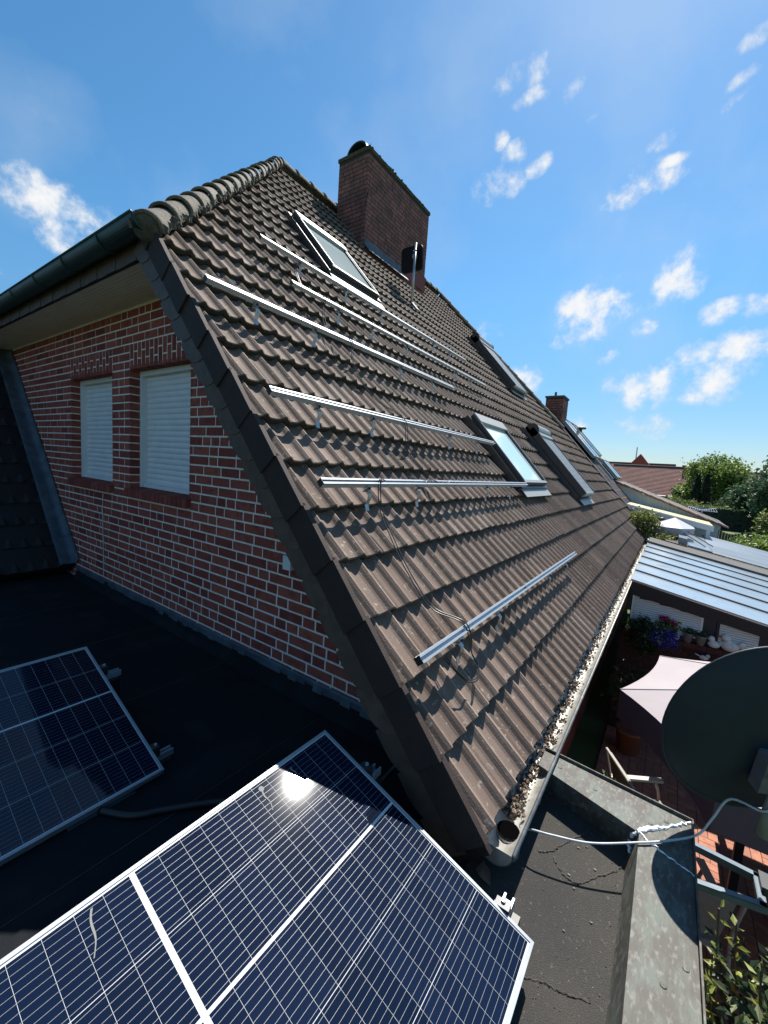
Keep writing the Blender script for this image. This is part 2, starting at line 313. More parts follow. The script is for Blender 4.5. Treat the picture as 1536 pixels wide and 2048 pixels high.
# ------------------------------------------------------------------ roof frame: x along the eave, s up the slope, h off the plane
AL = math.radians(47.966); CA, SA = math.cos(AL), math.sin(AL); G = .335
def S(x, s, h=0.): return (x, s * CA - h * SA, s * SA + h * CA)
RID = 9.5; XL0 = 4.0; XL1 = 10.6; XE = 13.65; HIP0 = 4.1; HIP1 = 4.3
RIDY, RIDZ = RID * CA, RID * SA

def tile_sheet(mb, fmap, x0, x1, s0, courses, xlo=None, xhi=None, g=G, step=.015, amp=.031, holes=()):
    xs = np.arange(x0, x1 + 1e-6, step); nx = len(xs)
    u = (xs - x0) / .15; prof = amp * (.5 + .5 * np.cos(2 * math.pi * (u - .62))) ** 2.8
    ti = np.floor((xs - x0 + 1e-4) / .3).astype(int)
    joint = np.abs(((xs - x0) % .3)) < .008
    wear = np.where(np.abs(((u - .62 + .5) % 1) - .5) < .09, .38, 0)    # the roll tops are worn paler
    prof = prof - np.where(joint, .004, 0)
    for c in range(courses):
        sb = s0 + c * g
        js = rng.normal(0, .0036, ti.max() + 2)[ti]; jh = rng.normal(0, .0019, ti.max() + 2)[ti]; tn = np.clip(rng.normal(.5, .34, ti.max() + 2), 0, 1)[ti]
        rows = [(.004, -.046), (.0, -.007), (.006, 0.), (g * .5, -.026), (g + .03, -.056)]
        V = []
        for ds, dh in rows:
            s = sb + ds + js; h = prof - .030 + dh + jh
            X = xs.copy()
            if xlo is not None: X = np.maximum(X, xlo(s))
            if xhi is not None: X = np.minimum(X, xhi(s))
            V.append(np.stack([X, s, h], 1))
        V = np.array(V)                               # rows, nx, 3
        W = np.array([fmap(*p) for p in V.reshape(-1, 3)])
        F = []; T = []; I = []
        ok = V[:, 1:, 0] - V[:, :-1, 0] > 1e-4
        for r in range(4):
            for i in range(nx - 1):
                if not (ok[r, i] or ok[r + 1, i]): continue
                xm, sm = xs[i], sb + (rows[r][0] + rows[r + 1][0]) / 2
                if any(a < xm < b and e < sm < f for a, b, e, f in holes): continue
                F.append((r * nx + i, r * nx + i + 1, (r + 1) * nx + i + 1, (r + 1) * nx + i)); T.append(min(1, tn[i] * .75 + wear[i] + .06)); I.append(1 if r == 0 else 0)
        mb.add(W, F, T, I)

# ------------------------------------------------------------------ bricks
CH = .0833
def brick_face(mbb, mbm, org, du, dv, dn, W, H, holes=(), clip=None, sold=(), depth=.004, seed=1, L=.237, hd=.112, j=.0145):
    """bricks laid course by course on a mortar bed; holes are (u0,u1,v0,v1); clip(v) gives the (u0,u1) span of a course"""
    r = random.Random(seed); o, du, dv, dn = (np.array(a, float) for a in (org, du, dv, dn))
    def P(u, v, n): return o + du * u + dv * v + dn * n
    def brick(u0, u1, v0, v1, t):
        b = .003; e = r.uniform(-.0015, .0015)
        pr = [P(u0, v0, -.02), P(u1, v0, -.02), P(u1, v1, -.02), P(u0, v1, -.02), P(u0, v0, depth - b + e), P(u1, v0, depth - b + e), P(u1, v1, depth - b + e), P(u0, v1, depth - b + e),
              P(u0 + b, v0 + b, depth + e), P(u1 - b, v0 + b, depth + e), P(u1 - b, v1 - b, depth + e), P(u0 + b, v1 - b, depth + e)]
        mbb.add(pr, [(0, 1, 5, 4), (1, 2, 6, 5), (2, 3, 7, 6), (3, 0, 4, 7), (4, 5, 9, 8), (5, 6, 10, 9), (6, 7, 11, 10), (7, 4, 8, 11), (8, 9, 10, 11)], t)
    nc = int(H / CH + .01)
    for c in range(nc):
        v0 = c * CH + j / 2; v1 = (c + 1) * CH - j / 2; vm = (v0 + v1) / 2
        span = clip(vm) if clip else (0, W)
        if span[1] - span[0] < .03: continue
        segs = [span]
        for (a, b_, e, f) in list(holes) + list(sold):
            if e - .01 < vm < f + .01:
                ns = []
                for (p, q) in segs:
                    if b_ <= p or a >= q: ns.append((p, q)); continue
                    if a > p: ns.append((p, a))
                    if b_ < q: ns.append((b_, q))
                segs = ns
        for (p, q) in segs:
            u = p; first = True
            if p == span[0]: u = p - r.uniform(0, .24)
            elif c % 2 == 0: pass
            k = 0
            while u < q - .012:
                ln = hd if (r.random() < .33 or (first and c % 2 and p != span[0])) else L
                first = False
                a, b_ = max(u + j / 2, p + (j / 2 if p > span[0] else 0)), min(u + ln + j / 2, q - (j / 2 if q < span[1] else 0))
                if q - b_ < .05 and q < span[1]: b_ = q - j / 2
                if b_ - a > .02: brick(a, b_, v0, v1, min(1, max(0, r.gauss(.5, .27))))
                u = b_ + j / 2 if b_ > u + .02 else u + ln + j
    for (a, b_, e, f) in sold:                        # soldier lintels of one and a half bricks
        n = max(1, round((b_ - a) / .081)); w = (b_ - a) / n
        for k in range(n):
            u0, u1 = a + k * w + j / 2, a + (k + 1) * w - j / 2
            br = e + (f - e) * (.36 if k % 2 else .66)
            brick(u0, u1, e + j / 2, br - j / 2, r.random() * .7); brick(u0, u1, br + j / 2, f - j / 2, r.random() * .7)

# ------------------------------------------------------------------ leaves
def leaves(mb, C, size, n=None, up=.3, fold=.25, asp=.55, mi=0, tone=None, droop=0.):
    C = np.asarray(C, float); n = len(C)
    d = rng.normal(size=(n, 3)); d[:, 2] = d[:, 2] * .6 + up - droop; d /= np.linalg.norm(d, axis=1)[:, None]
    a = rng.normal(size=(n, 3)); w = np.cross(d, a); w /= np.linalg.norm(w, axis=1)[:, None] + 1e-9
    nn = np.cross(d, w); sz = size * rng.uniform(.6, 1.25, n)[:, None]
    V = np.stack([C, C + d * sz * .45 + w * sz * asp * .5 + nn * sz * fold * .3, C + d * sz, C + d * sz * .45 - w * sz * asp * .5 + nn * sz * fold * .3], 1).reshape(-1, 3)
    F = [(4 * i, 4 * i + 1, 4 * i + 2, 4 * i + 3) for i in range(n)]
    t = rng.uniform(0, 1, n) if tone is None else tone
    mb.add(V, F, t, mi)
def clump_points(c, r, nclump, per, cr, shell=.55, flat=1.):
    c = np.array(c, float); r = np.array(r, float); out = []
    for _ in range(nclump):
        d = rng.normal(size=3); d /= np.linalg.norm(d)
        rad = rng.uniform(shell, 1.) if rng.random() < .8 else rng.uniform(.1, shell)
        p = c + d * r * rad
        q = rng.normal(size=(per, 3)) * cr * rng.uniform(.6, 1.3) * np.array((1, 1, .75 * flat)); out.append(p + q)
    return np.vstack(out)

# ================================================================== GROUND
GZ = -2.22
mb = MB(); mb.box((-400, -700, GZ - .5), (900, 700, GZ - .05)); tag(mb.build('ground', 'grass'), kind='structure')
mb = MB(); mbj = MB()
r = random.Random(3)
for ix in range(0, 51):                                # patio pavers in a basket of stretchers and headers, 200 x 100
    for iy in range(0, 26):
        x = .95 + ix * .0875; y = -.05 - iy * .175
        kk = (ix + iy * 2) % 4
        if kk in (0,):
            b = (x, y - .2, .1, .2); mb.box((x + .003, y - .172, GZ - .03), (x + .085, y - .003, GZ + r.uniform(-.002, .002)), r.random())
        elif kk == 1:
            mb.box((x + .003, y - .085, GZ - .03), (x + .172, y - .003, GZ + r.uniform(-.002, .002)), r.random()); mb.box((x + .003, y - .172, GZ - .03), (x + .172, y - .09, GZ + r.uniform(-.002, .002)), r.random())
        elif kk == 3:
            mb.box((x + .003, y - .172, GZ - .03), (x + .085, y - .003, GZ + r.uniform(-.002, .002)), r.random())
tag(mb.build('patio_paving', 'paver'), kind='structure')
mbj.box((.9, -4.8, GZ - .06), (5.5, -.04, GZ - .014)); tag(mbj.build('patio_bedding', 'soil_joint'), kind='structure')

# ================================================================== THE HOUSE
house = thing('brick_house', 'red brick house with steep brown tiled roof and two shuttered gable windows', 'house', (.5, .4, GZ))
XW = .49
# gable wall: u runs along +Y from y=.3, v up from z=-2.9; courses aligned so that a joint lies at the window head
V0 = 2.30 - 54 * CH
win = [(3.10, 4.25, 1.09, 2.30), (4.66, 5.83, 1.09, 2.30)]
sold = [(a - .0, b + .0, 2.30, 2.30 + .25) for a, b, _, _ in win]
Y0 = .3
def cl(v):
    z = V0 + v; lo = max(Y0, z / math.tan(AL) + .12); hi = 8.3
    return (lo - Y0, hi - Y0)
start = 15                                              # courses below the flat roof are hidden and left plain
mb = MB(); mm = MB()
brick_face(mb, mm, (XW, Y0, V0 + start * CH), (0, 1, 0), (0, 0, 1), (-1, 0, 0), 8.0, 2.95 - (V0 + start * CH), holes=[(a - Y0, b - Y0, c - V0 - start * CH - .0, d - V0 - start * CH) for a, b, c, d in [(w[0], w[1], w[2] - .088, w[3]) for w in win]],
           sold=[(a - Y0, b - Y0, c - V0 - start * CH, d - V0 - start * CH) for a, b, c, d in sold], clip=lambda v: cl(v + start * CH), seed=5)
wall = mb.build('brick_facing', 'brick', house)
# mortar bed around the openings
mb = MB()
def slab(y0, y1, z0, z1, x0=XW, x1=XW + .2): mb.box((x0, y0, z0), (x1, y1, z1))
zs = [-.45, 1.0, 2.30, 2.96]
mb.prism([(XW, .22, GZ), (XW, 8.4, GZ), (XW, 8.4, 1.0), (XW, 1.0 / math.tan(AL) + .12, 1.0), (XW, .22, .1)], (.2, 0, 0))
mb.prism([(XW, 1.0 / math.tan(AL) + .12, 1.0), (XW, 3.10, 1.0), (XW, 3.10, 2.3), (XW, 2.3 / math.tan(AL) + .12, 2.3)], (.2, 0, 0))
slab(4.25, 4.66, 1.0, 2.3); slab(5.83, 8.4, 1.0, 2.3)
mb.prism([(XW, 2.3 / math.tan(AL) + .12, 2.3), (XW, 8.4, 2.3), (XW, 8.4, 2.96), (XW, 2.96 / math.tan(AL) + .1, 2.96)], (.2, 0, 0))
mb.build('wall', 'mortar', house)
# the other outer walls
mb = MB(); mb.box((XW + .21, .30, GZ), (XE - .4, .5, -.02)); mb.prism([(XE - .5, .5, GZ), (XE - .5, 12.2, GZ), (XE - .5, 12.2, .3), (XE - .5, 9.95, 2.8), (XE - .5, 2.75, 2.8), (XE - .5, .5, .3)], (.2, 0, 0)); mb.box((XW, 12.2, GZ), (XE - .3, 12.4, -.02)); mb.build('rear_wall', 'brick', house)
# windows with roller shutters
for wi, (a, b, c, d) in enumerate(win):
    x = XW + .12
    fr = MB()
    fr.box((x - .025, b - .05, c), (x + .06, b, d)); fr.box((x - .025, a, c), (x + .06, a + .05, d)); fr.box((x - .025, a + .05, d - .055), (x + .06, b - .05, d)); 
    w = part('window', house)
    fr.build('frame', 'white_pvc', w)
    sh = MB(); n = 20; hh = (d - .055 - c - .035) / n
    for k in range(n):
        z0 = c + .035 + k * hh
        P = []
        for t in range(6):
            q = t / 5; P.append((x + .035 - .011 * math.sin(math.pi * q) ** .7, z0 + .004 + q * (hh - .004)))
        P += [(x + .037, z0 + hh), (x + .037, z0)]
        sh.prism([(px, a + .05, pz) for px, pz in P], (0, b - a - .1, 0))
    sh.box((x - .004, a + .05, c), (x + .035, b - .05, c + .036))
    sh.build('shutter', 'white_pvc', w)
    # reveal bricks (left side, seen from the camera) and sill of bricks on edge
    rv = MB(); mo = MB()
    nc = int((d - c) / CH) + 2
    for k in range(-1, nc):
        z0 = V0 + math.floor((c - V0) / CH) * CH + k * CH
        za, zb = max(z0 + .006, c - .08), min(z0 + CH - .006, d)
        if zb - za < .02: continue
        rv.box((XW - .0035, b - .002, za), (x - .026, b + .014, zb), random.random())
        mo.box((XW - .0035, a - .014, za), (x - .026, a + .002, zb), random.random())
    rv.build('reveal', 'brick', w); mo.build('reveal', 'brick', w); mo = MB()
    si = MB(); n = round((b - a + .06) / .08); wd = (b - a + .06) / n
    for k in range(n):
        y0 = a - .03 + k * wd
        f = lambda X, Y, Z: (X, Y, Z - .10 * (XW + .12 - X))
        si.box((XW - .05, y0 + .005, c - .085), (XW + .118, y0 + wd - .005, c - .002), random.random() * .6, f=f)
    si.build('sill', 'brick', w)
    mo.box((XW - .03, a - .02, c - .083), (XW + .115, b + .02, c - .03)); mo.build('sill_mortar', 'mortar', w)
    li = MB(); n = round((b - a) / .081); wd = (b - a) / n
    for k in range(n): li.box((XW - .0035, a + k * wd + .005, d - .008), (x + .05, a + (k + 1) * wd - .005, d + .03), random.random() * .5)
    li.build('lintel', 'brick', w)

# ---- main roof slope
def hip_lo(s): return np.where(s > HIP0, (s - HIP0) * XL0 / (RID - HIP0), 0.)
def hip_hi(s): return np.where(s > HIP1, XE - (s - HIP1) * (XE - XL1) / (RID - HIP1), XE)
RW = [(2.62, 3.64, 5.32, 6.52, False), (3.88, 5.02, 1.78, 2.98, False), (6.98, 8.05, 1.50, 3.25, True), (9.35, 10.45, 5.0, 6.95, True)]
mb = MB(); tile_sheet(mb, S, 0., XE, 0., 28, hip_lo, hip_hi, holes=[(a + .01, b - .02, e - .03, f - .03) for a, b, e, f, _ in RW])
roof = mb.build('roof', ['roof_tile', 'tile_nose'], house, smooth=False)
# sheathing under the tiles, the other slopes and the small hips
mb = MB()
mb.prism([S(.03, .02, -.1), S(XE, .02, -.1), S(XE, HIP1, -.1), S(XL1, RID, -.1), S(XL0, RID, -.1), S(.03, HIP0, -.1)], (0, .06, -.05))
mb.build('sheathing', 'brown_wood', roof)
BY = 2 * RIDY
def Sb(x, s, h=0.): return (x, BY - (s * CA - h * SA), s * SA + h * CA)
mb = MB(); tile_sheet(mb, lambda x, s, h: Sb(x, s, h), 0., XE, 0., 28, hip_lo, hip_hi, step=.0375)
mb.build('rear_slope', ['roof_tile', 'tile_nose'], roof)
# near half hip (rises from the green gutter to the ridge end)
HX0, HZ0 = 0., HIP0 * SA
hy0, hy1 = HIP0 * CA, BY - HIP0 * CA
HA = math.atan2(RIDZ - HZ0, XL0); HCA, HSA = math.cos(HA), math.sin(HA); HLEN = math.hypot(RIDZ - HZ0, XL0)
def Sh(x, s, h=0.): return (HX0 + s * HCA - h * HSA, hy1 - x, HZ0 + s * HSA + h * HCA)
hw = hy1 - hy0
mb = MB(); tile_sheet(mb, Sh, 0., hw, 0., int(HLEN / G) + 1, lambda s: np.clip(s / HLEN, 0, 1) * hw / 2, lambda s: hw - np.clip(s / HLEN, 0, 1) * hw / 2, step=.0375)
mb.build('half_hip_slope', ['roof_tile', 'tile_nose'], roof)
mb = MB(); mb.prism([(.06, hy0 + .1, HZ0 - .07), (.06, hy1 - .1, HZ0 - .07), (XL0 + .08, RIDY, RIDZ - .12)], (.03, 0, -.04)); mb.build('hip_sheathing', 'brown_wood', roof)
zf1 = HIP1 * SA
mb = MB(); mb.prism([(XE, HIP1 * CA, zf1), (XE, BY - HIP1 * CA, zf1), (XL1, RIDY, RIDZ)], (-.03, 0, -.05)); mb.build('far_hip_slope', 'roof_tile', roof)
# ridge and hip tiles, each a half-round cap
def cap(p, q, r0, r1, upv, nm='ridge_tile', closed=False, par=None):
    p, q, upv = (np.array(v, float) for v in (p, q, upv)); t = (q - p) / np.linalg.norm(q - p)
    up = upv - t * (upv @ t); up /= np.linalg.norm(up); sd = np.cross(t, up)
    m = MB(); n = 14; V = []
    for (c, ro) in ((p, r0), (p + (q - p) * .12, r0 * 1.0), (p + (q - p) * .2, r0 * .95), (q, r1)):
        for k in range(n + 1):
            a = math.radians(-98 + 196 * k / n); V.append(c + ro * (math.cos(a) * up * .95 + math.sin(a) * sd))
    for (c, ro) in ((p, r0 - .022), (p + (q - p) * .5, r0 * .93 - .022)):
        for k in range(n + 1):
            a = math.radians(-98 + 196 * k / n); V.append(c + ro * (math.cos(a) * up * .95 + math.sin(a) * sd))
    N = n + 1
    F = [(i * N + k, i * N + k + 1, (i + 1) * N + k + 1, (i + 1) * N + k) for i in range(3) for k in range(n)]
    F += [(4 * N + k + 1, 4 * N + k, 5 * N + k, 5 * N + k + 1) for k in range(n)] + [(k + 1, k, 4 * N + k, 4 * N + k + 1) for k in range(n)]
    m.add(V, F, random.random())
    return m.build(nm, 'ridge', par, smooth=True)
A = np.array(S(-.07, HIP0 - .06, -.012)); Bp = np.array((XL0, RIDY, RIDZ - .01)); nh = 19
hu = np.array(S(0, 0, 1)) + np.array((-HSA, 0, HCA))
for k in range(nh):
    j = np.array((random.gauss(0, .004), random.gauss(0, .004), random.gauss(0, .005)))
    cap(A + (Bp - A) * (k / nh) + j, A + (Bp - A) * ((k + 1.13) / nh) + j - hu * .012, .112, .092, hu, par=roof)
m = MB(); t = (Bp - A) / np.linalg.norm(Bp - A); up = hu - t * (hu @ t); up /= np.linalg.norm(up); sd = np.cross(t, up)
m.lathe(A + t * .012 - up * .005, [(.0, -.012), (.05, -.010), (.08, -.004), (.097, .01)], 24, ax=(up, sd, t)); m.build('mortar_plug', 'mortar_cap', roof, smooth=True)
m = MB()                                              # mortar bedding between caps and tiles
for k in range(110):
    q = (k + random.random()) / 110; c = A + (Bp - A) * q; side = S(0, 0, 1)
    m.blob(c - np.array(S(0, 0, 1)) * .005 + sd * -.088 * (1 if sd[1] > 0 else -1) + rng.normal(0, .008, 3), (.04, .03, .03), 6, jit=.35)
m.build('bedding_mortar', 'mortar_cap', roof)
nr_ = 17
for k in range(nr_):
    x0 = XL0 + (XL1 - XL0) * k / nr_; x1 = XL0 + (XL1 - XL0) * (k + 1.1) / nr_
    if 5.45 < (x0 + x1) / 2 < 8.05: pass
    cap((x0, RIDY, RIDZ - .03 + random.gauss(0, .005)), (x1, RIDY, RIDZ - .042), .13, .112, (0, 0, 1), par=roof)
A2 = np.array((XL1, RIDY, RIDZ - .04)); B2 = np.array(S(XE, HIP1, -.04)); n2 = 15
for k in range(n2):
    cap(B2 + (A2 - B2) * (k / n2), B2 + (A2 - B2) * ((k + 1.12) / n2), .125, .105, np.array(S(0, 0, 1)) + np.array((.7, 0, .7)), par=roof)

# ---- verge: one dark flanged tile per course, small slates below it
for c in range(13):
    s0 = c * G; m = MB()
    e = random.uniform(-.003, .003)
    f = lambda X, s, h, s0=s0, e=e: S(X - .012 * (1 - (s - s0) / G) + e, s, h)
    s1 = s0 + G + .02 if c < 12 else HIP0 + .05
    m.box((-.02, s0 + .004, -.15), (.012, s1, .004), f=f)
    m.build('verge_tile', 'verge_tile', roof)
m = MB(); st = .205; k = 0; s = -.12
while s < HIP0 + .05:
    P = []                                            # rounded lower left corner
    w0, w1, hb, ht = s, s + st + .06, -.285, -.13
    for t in range(7):
        a = math.pi / 2 * t / 6; P.append((w0 + .16 - .16 * math.sin(a) * 1., hb + .145 - .145 * math.cos(a)))
    P += [(w0, ht), (w1, ht), (w1, hb)]
    m.prism([S(-.004 - .006 * (1 - (p - w0) / (w1 - w0)), min(max(p, -.02), HIP0 + .12), h) for p, h in P], (.005, 0, 0), random.random()); s += st
m.build('verge_slates', 'slate', roof)
m = MB(); m.prism([S(.005, -.05, -.27), S(.005, HIP0 + .1, -.27), S(.005, HIP0 + .1, -.03), S(.005, -.05, -.03)], (.03, 0, 0)); m.prism([S(.035, .3, -.25), S(.035, HIP0, -.25), S(.035, HIP0, -.23), S(.035, .3, -.23)], (XW - .03, 0, 0)); m.build('verge_board', 'brown_wood', roof)
# far verge
m = MB(); m.prism([S(XE, 0, -.16), S(XE, HIP1, -.16), S(XE, HIP1, .0), S(XE, 0, .0)], (.03, 0, 0)); m.build('far_verge', 'verge_tile', roof)

# ---- half-hip eave: soffit, slate fascia, green gutter
SZ = 2.90; ye = BY - 3.0
m = MB(); nb = 13; w = (XW - .03) / nb
for k in range(nb): m.box((.03 + k * w + .003, 2.95, SZ), (.03 + (k + 1) * w - .001, ye, SZ + .012))
m.box((.03, 2.95, SZ + .006), (XW, ye, SZ + .03)); m.build('soffit', 'soffit', house)
m = MB(); y = 2.86; k = 0
while y < ye:
    P = [(y, SZ - .012), (y + .17, SZ - .012), (y + .185, SZ + .03), (y + .185, SZ + .17), (y, SZ + .17)]
    m.prism([(.018 - .005 * (k % 2), a, b) for a, b in P], (-.005, 0, 0), random.random()); y += .175; k += 1
m.build('fascia_slates', 'slate', house)
m = MB(); m.box((.02, 2.9, SZ - .005), (.05, ye, SZ + .17)); m.build('fascia_board', 'brown_wood', house)
def half_gutter(m, p, q, r, up=(0, 0, 1), t=.004, n=14, bead=True, outer=None, seg=1):
    p, q = np.array(p, float), np.array(q, float); ax = (q - p) / np.linalg.norm(q - p); up = np.array(up, float); sd = np.cross(ax, up)
    V = []
    for c in [p + (q - p) * i / seg for i in range(seg + 1)]:
        for rr in (r, r - t):
            for k in range(n + 1):
                a = math.pi * k / n; V.append(c + rr * (math.cos(a) * sd - math.sin(a) * up))
    N = n + 1; F = []
    for i in range(seg):
        b0 = i * 2 * N; b1 = (i + 1) * 2 * N
        F += [(b0 + k, b0 + k + 1, b1 + k + 1, b1 + k) for k in range(n)] + [(b0 + N + k + 1, b0 + N + k, b1 + N + k, b1 + N + k + 1) for k in range(n)]
        F += [(b0, b1, b1 + N, b0 + N), (b0 + n, b0 + N + n, b1 + N + n, b1 + n)]
    for b0 in (0, seg * 2 * N): F += [(b0 + k, b0 + k + 1, b0 + N + k + 1, b0 + N + k) for k in range(n)]
    m.add(V, F)
    for c in (p, q):
        m.add([c + (r - .001) * (math.cos(math.pi * k / n) * sd - math.sin(math.pi * k / n) * up) for k in range(n + 1)], [tuple(range(n + 1))])
    if bead:
        o = outer if outer is not None else 1
        m.tube([p + sd * r * o + up * .004, q + sd * r * o + up * .004], .009, 8)
m = MB(); half_gutter(m, (-.07, 2.74, 3.065), (-.07, ye, 3.045), .085, outer=-1)
for k in range(10): yy = 3.3 + k * .72; m.tube([(-.07 + .088 * math.cos(a), yy, 3.06 - .088 * math.sin(a)) for a in np.linspace(0, math.pi, 12)], .006, 6)
m.build('hip_gutter', 'copper_green', house, smooth=True)
# white wall box beside the verge
m = MB(); m.box((XW - .05, 1.70, .70), (XW + .0, 1.78, .8)); m.build('wall_box', 'white_pvc', house)
m = MB(); m.tube([(XW - .012, 4.9, -.02), (XW - .012, 4.9, .3), (XW - .014, 4.91, .75), (XW - .012, 4.895, .95)], .005, 6); m.build('wall_cable', 'coax', house)

# ---- eave gutter with its outlet
m = MB(); GY, GZc, GR = -.012, -.062, .078
half_gutter(m, (.06, GY, GZc), (XE, GY, GZc), GR, outer=1, seg=24)
for k in range(19):
    x = .45 + k * .7; m.tube([(x, GY + .082 * math.cos(a), GZc - .082 * math.sin(a)) for a in np.linspace(0, math.pi, 12)], .006, 6)
gut = m.build('eave_gutter', 'zinc', house, smooth=True)
m = MB(); m.lathe((.24, GY - .003, GZc - GR + .0235), [(.0, .0), (.05, .0)], 28); m.build('gutter_outlet', 'void', gut)
m = MB(); m.lathe((.24, GY - .005, GZc - GR + .006), [(.052, .008), (.058, .008), (.058, 0), (.05, -.2), (.05, -.9)], 20); m.build('downpipe_stub', 'zinc', gut, smooth=True)
m = MB()                                               # leaves, moss and grit lying in the gutter
for k in range(1900):
    x = .33 + (XE - .5) * random.random() ** 1.6
    a = max(-.05, min(.06, random.gauss(.02, .02))); y = GY + a; z = GZc - math.sqrt(max(.0001, (GR - .006) ** 2 - a * a)) + abs(random.gauss(.008, .012))
    t = random.choice((0, .1, .2, .25, .3, .4, .5, .5, .6, .7, .75, 1.))
    sz = random.uniform(.004, .011) * (1.5 if t > .9 else 1)
    m.blob((x, y, z), (sz * random.uniform(.7, 1.8), sz * random.uniform(.6, 1.2), sz * .7), 5, t, jit=.4)
for k in range(70):
    x = .3 + 3 * random.random() ** 1.5; a = random.uniform(-.04, .04); p = np.array((x, GY + a, GZc - .045)); d = np.array((random.uniform(-.05, .05), random.uniform(-.03, .03), random.uniform(.0, .03)))
    m.tube([p, p + d * .5 + rng.normal(0, .004, 3), p + d], .0014, 4, tone=.0)
tag(m.build('gutter_debris', 'debris'), 'dry brown leaf litter and pebbles lying in the eave gutter', 'debris', kind='stuff')

# ---- big chimney
ch = part('chimney', house)
CX0, CX1, CY0, CY1, CZ = 5.50, 8.0, 5.4, 6.2, 7.93
m = MB(); mo = MB()
zb = 5.3; nv = CZ - .07 - zb
brick_face(m, mo, (CX0, CY0, zb), (0, 1, 0), (0, 0, 1), (-1, 0, 0), CY1 - CY0, nv, seed=11, depth=.006)
brick_face(m, mo, (CX0, CY0, zb), (1, 0, 0), (0, 0, 1), (0, -1, 0), CX1 - CX0, nv, seed=12, depth=.006)
brick_face(m, mo, (CX1, CY0, zb), (0, 1, 0), (0, 0, 1), (1, 0, 0), CY1 - CY0, nv, seed=13, depth=.006)
m.build('brick_stack', 'brick_sooty', ch)
m = MB(); m.box((CX0, CY0, zb - .3), (CX1, CY1, CZ - .07)); m.build('stack_core', 'mortar_dark', ch)
m = MB(); m.box((CX0 - .025, CY0 - .025, CZ - .07), (CX1 + .025, CY1 + .02, CZ))
for k in range(160):
    x = random.uniform(CX0, CX1); m.blob((x, CY0 - .015 + random.gauss(0, .012), CZ + random.gauss(-.02, .012)), (.03, .018, .012), 6, jit=.4)
m.build('crown', 'moss', ch)
m = MB()                                               # arched cowl over the flue at the near end
yc, R_ = (CY0 + CY1) / 2 - .05, .27
P = [(yc + R_ * math.cos(a), CZ + .22 * math.sin(a)) for a in np.linspace(0, math.pi, 14)]
Q = [(yc + (R_ - .03) * math.cos(a), CZ + .19 * math.sin(a)) for a in np.linspace(math.pi, 0, 14)]
m.prism([(CX0 + .02, a, b) for a, b in P + Q], (.6, 0, 0)); m.tube([(CX0 + .1, CY0 + .05, CZ), (CX0 + .1, CY0 + .05, CZ + .12)], .006, 5); m.build('cowl', 'dark_grey_metal', ch)
m = MB()
for k in range(12):
    x0 = CX0 + .03 + k * .19
    s_ = (CY0) / CA
m.box((CX0 - .0, CY0 - .025, CY0 / CA * SA - .0), (CX0 + 1.55, CY0 - .008, CY0 / CA * SA + .17)); m.box((CX0 - .02, CY0 - .16, 0), (CX0 + 1.55, CY0 - .01, .012), f=lambda X, Y, Z: (X, Y, Y / CA * SA + .075 + Z)); m.build('lead_apron', 'lead', ch)
m = MB(); m.box((CX0 + 1.56, CY0 - .03, CY0 / CA * SA + .01), (CX1 + .01, CY0 - .008, CY0 / CA * SA + .32)); m.build('painted_base', 'wall_paint_red', ch)

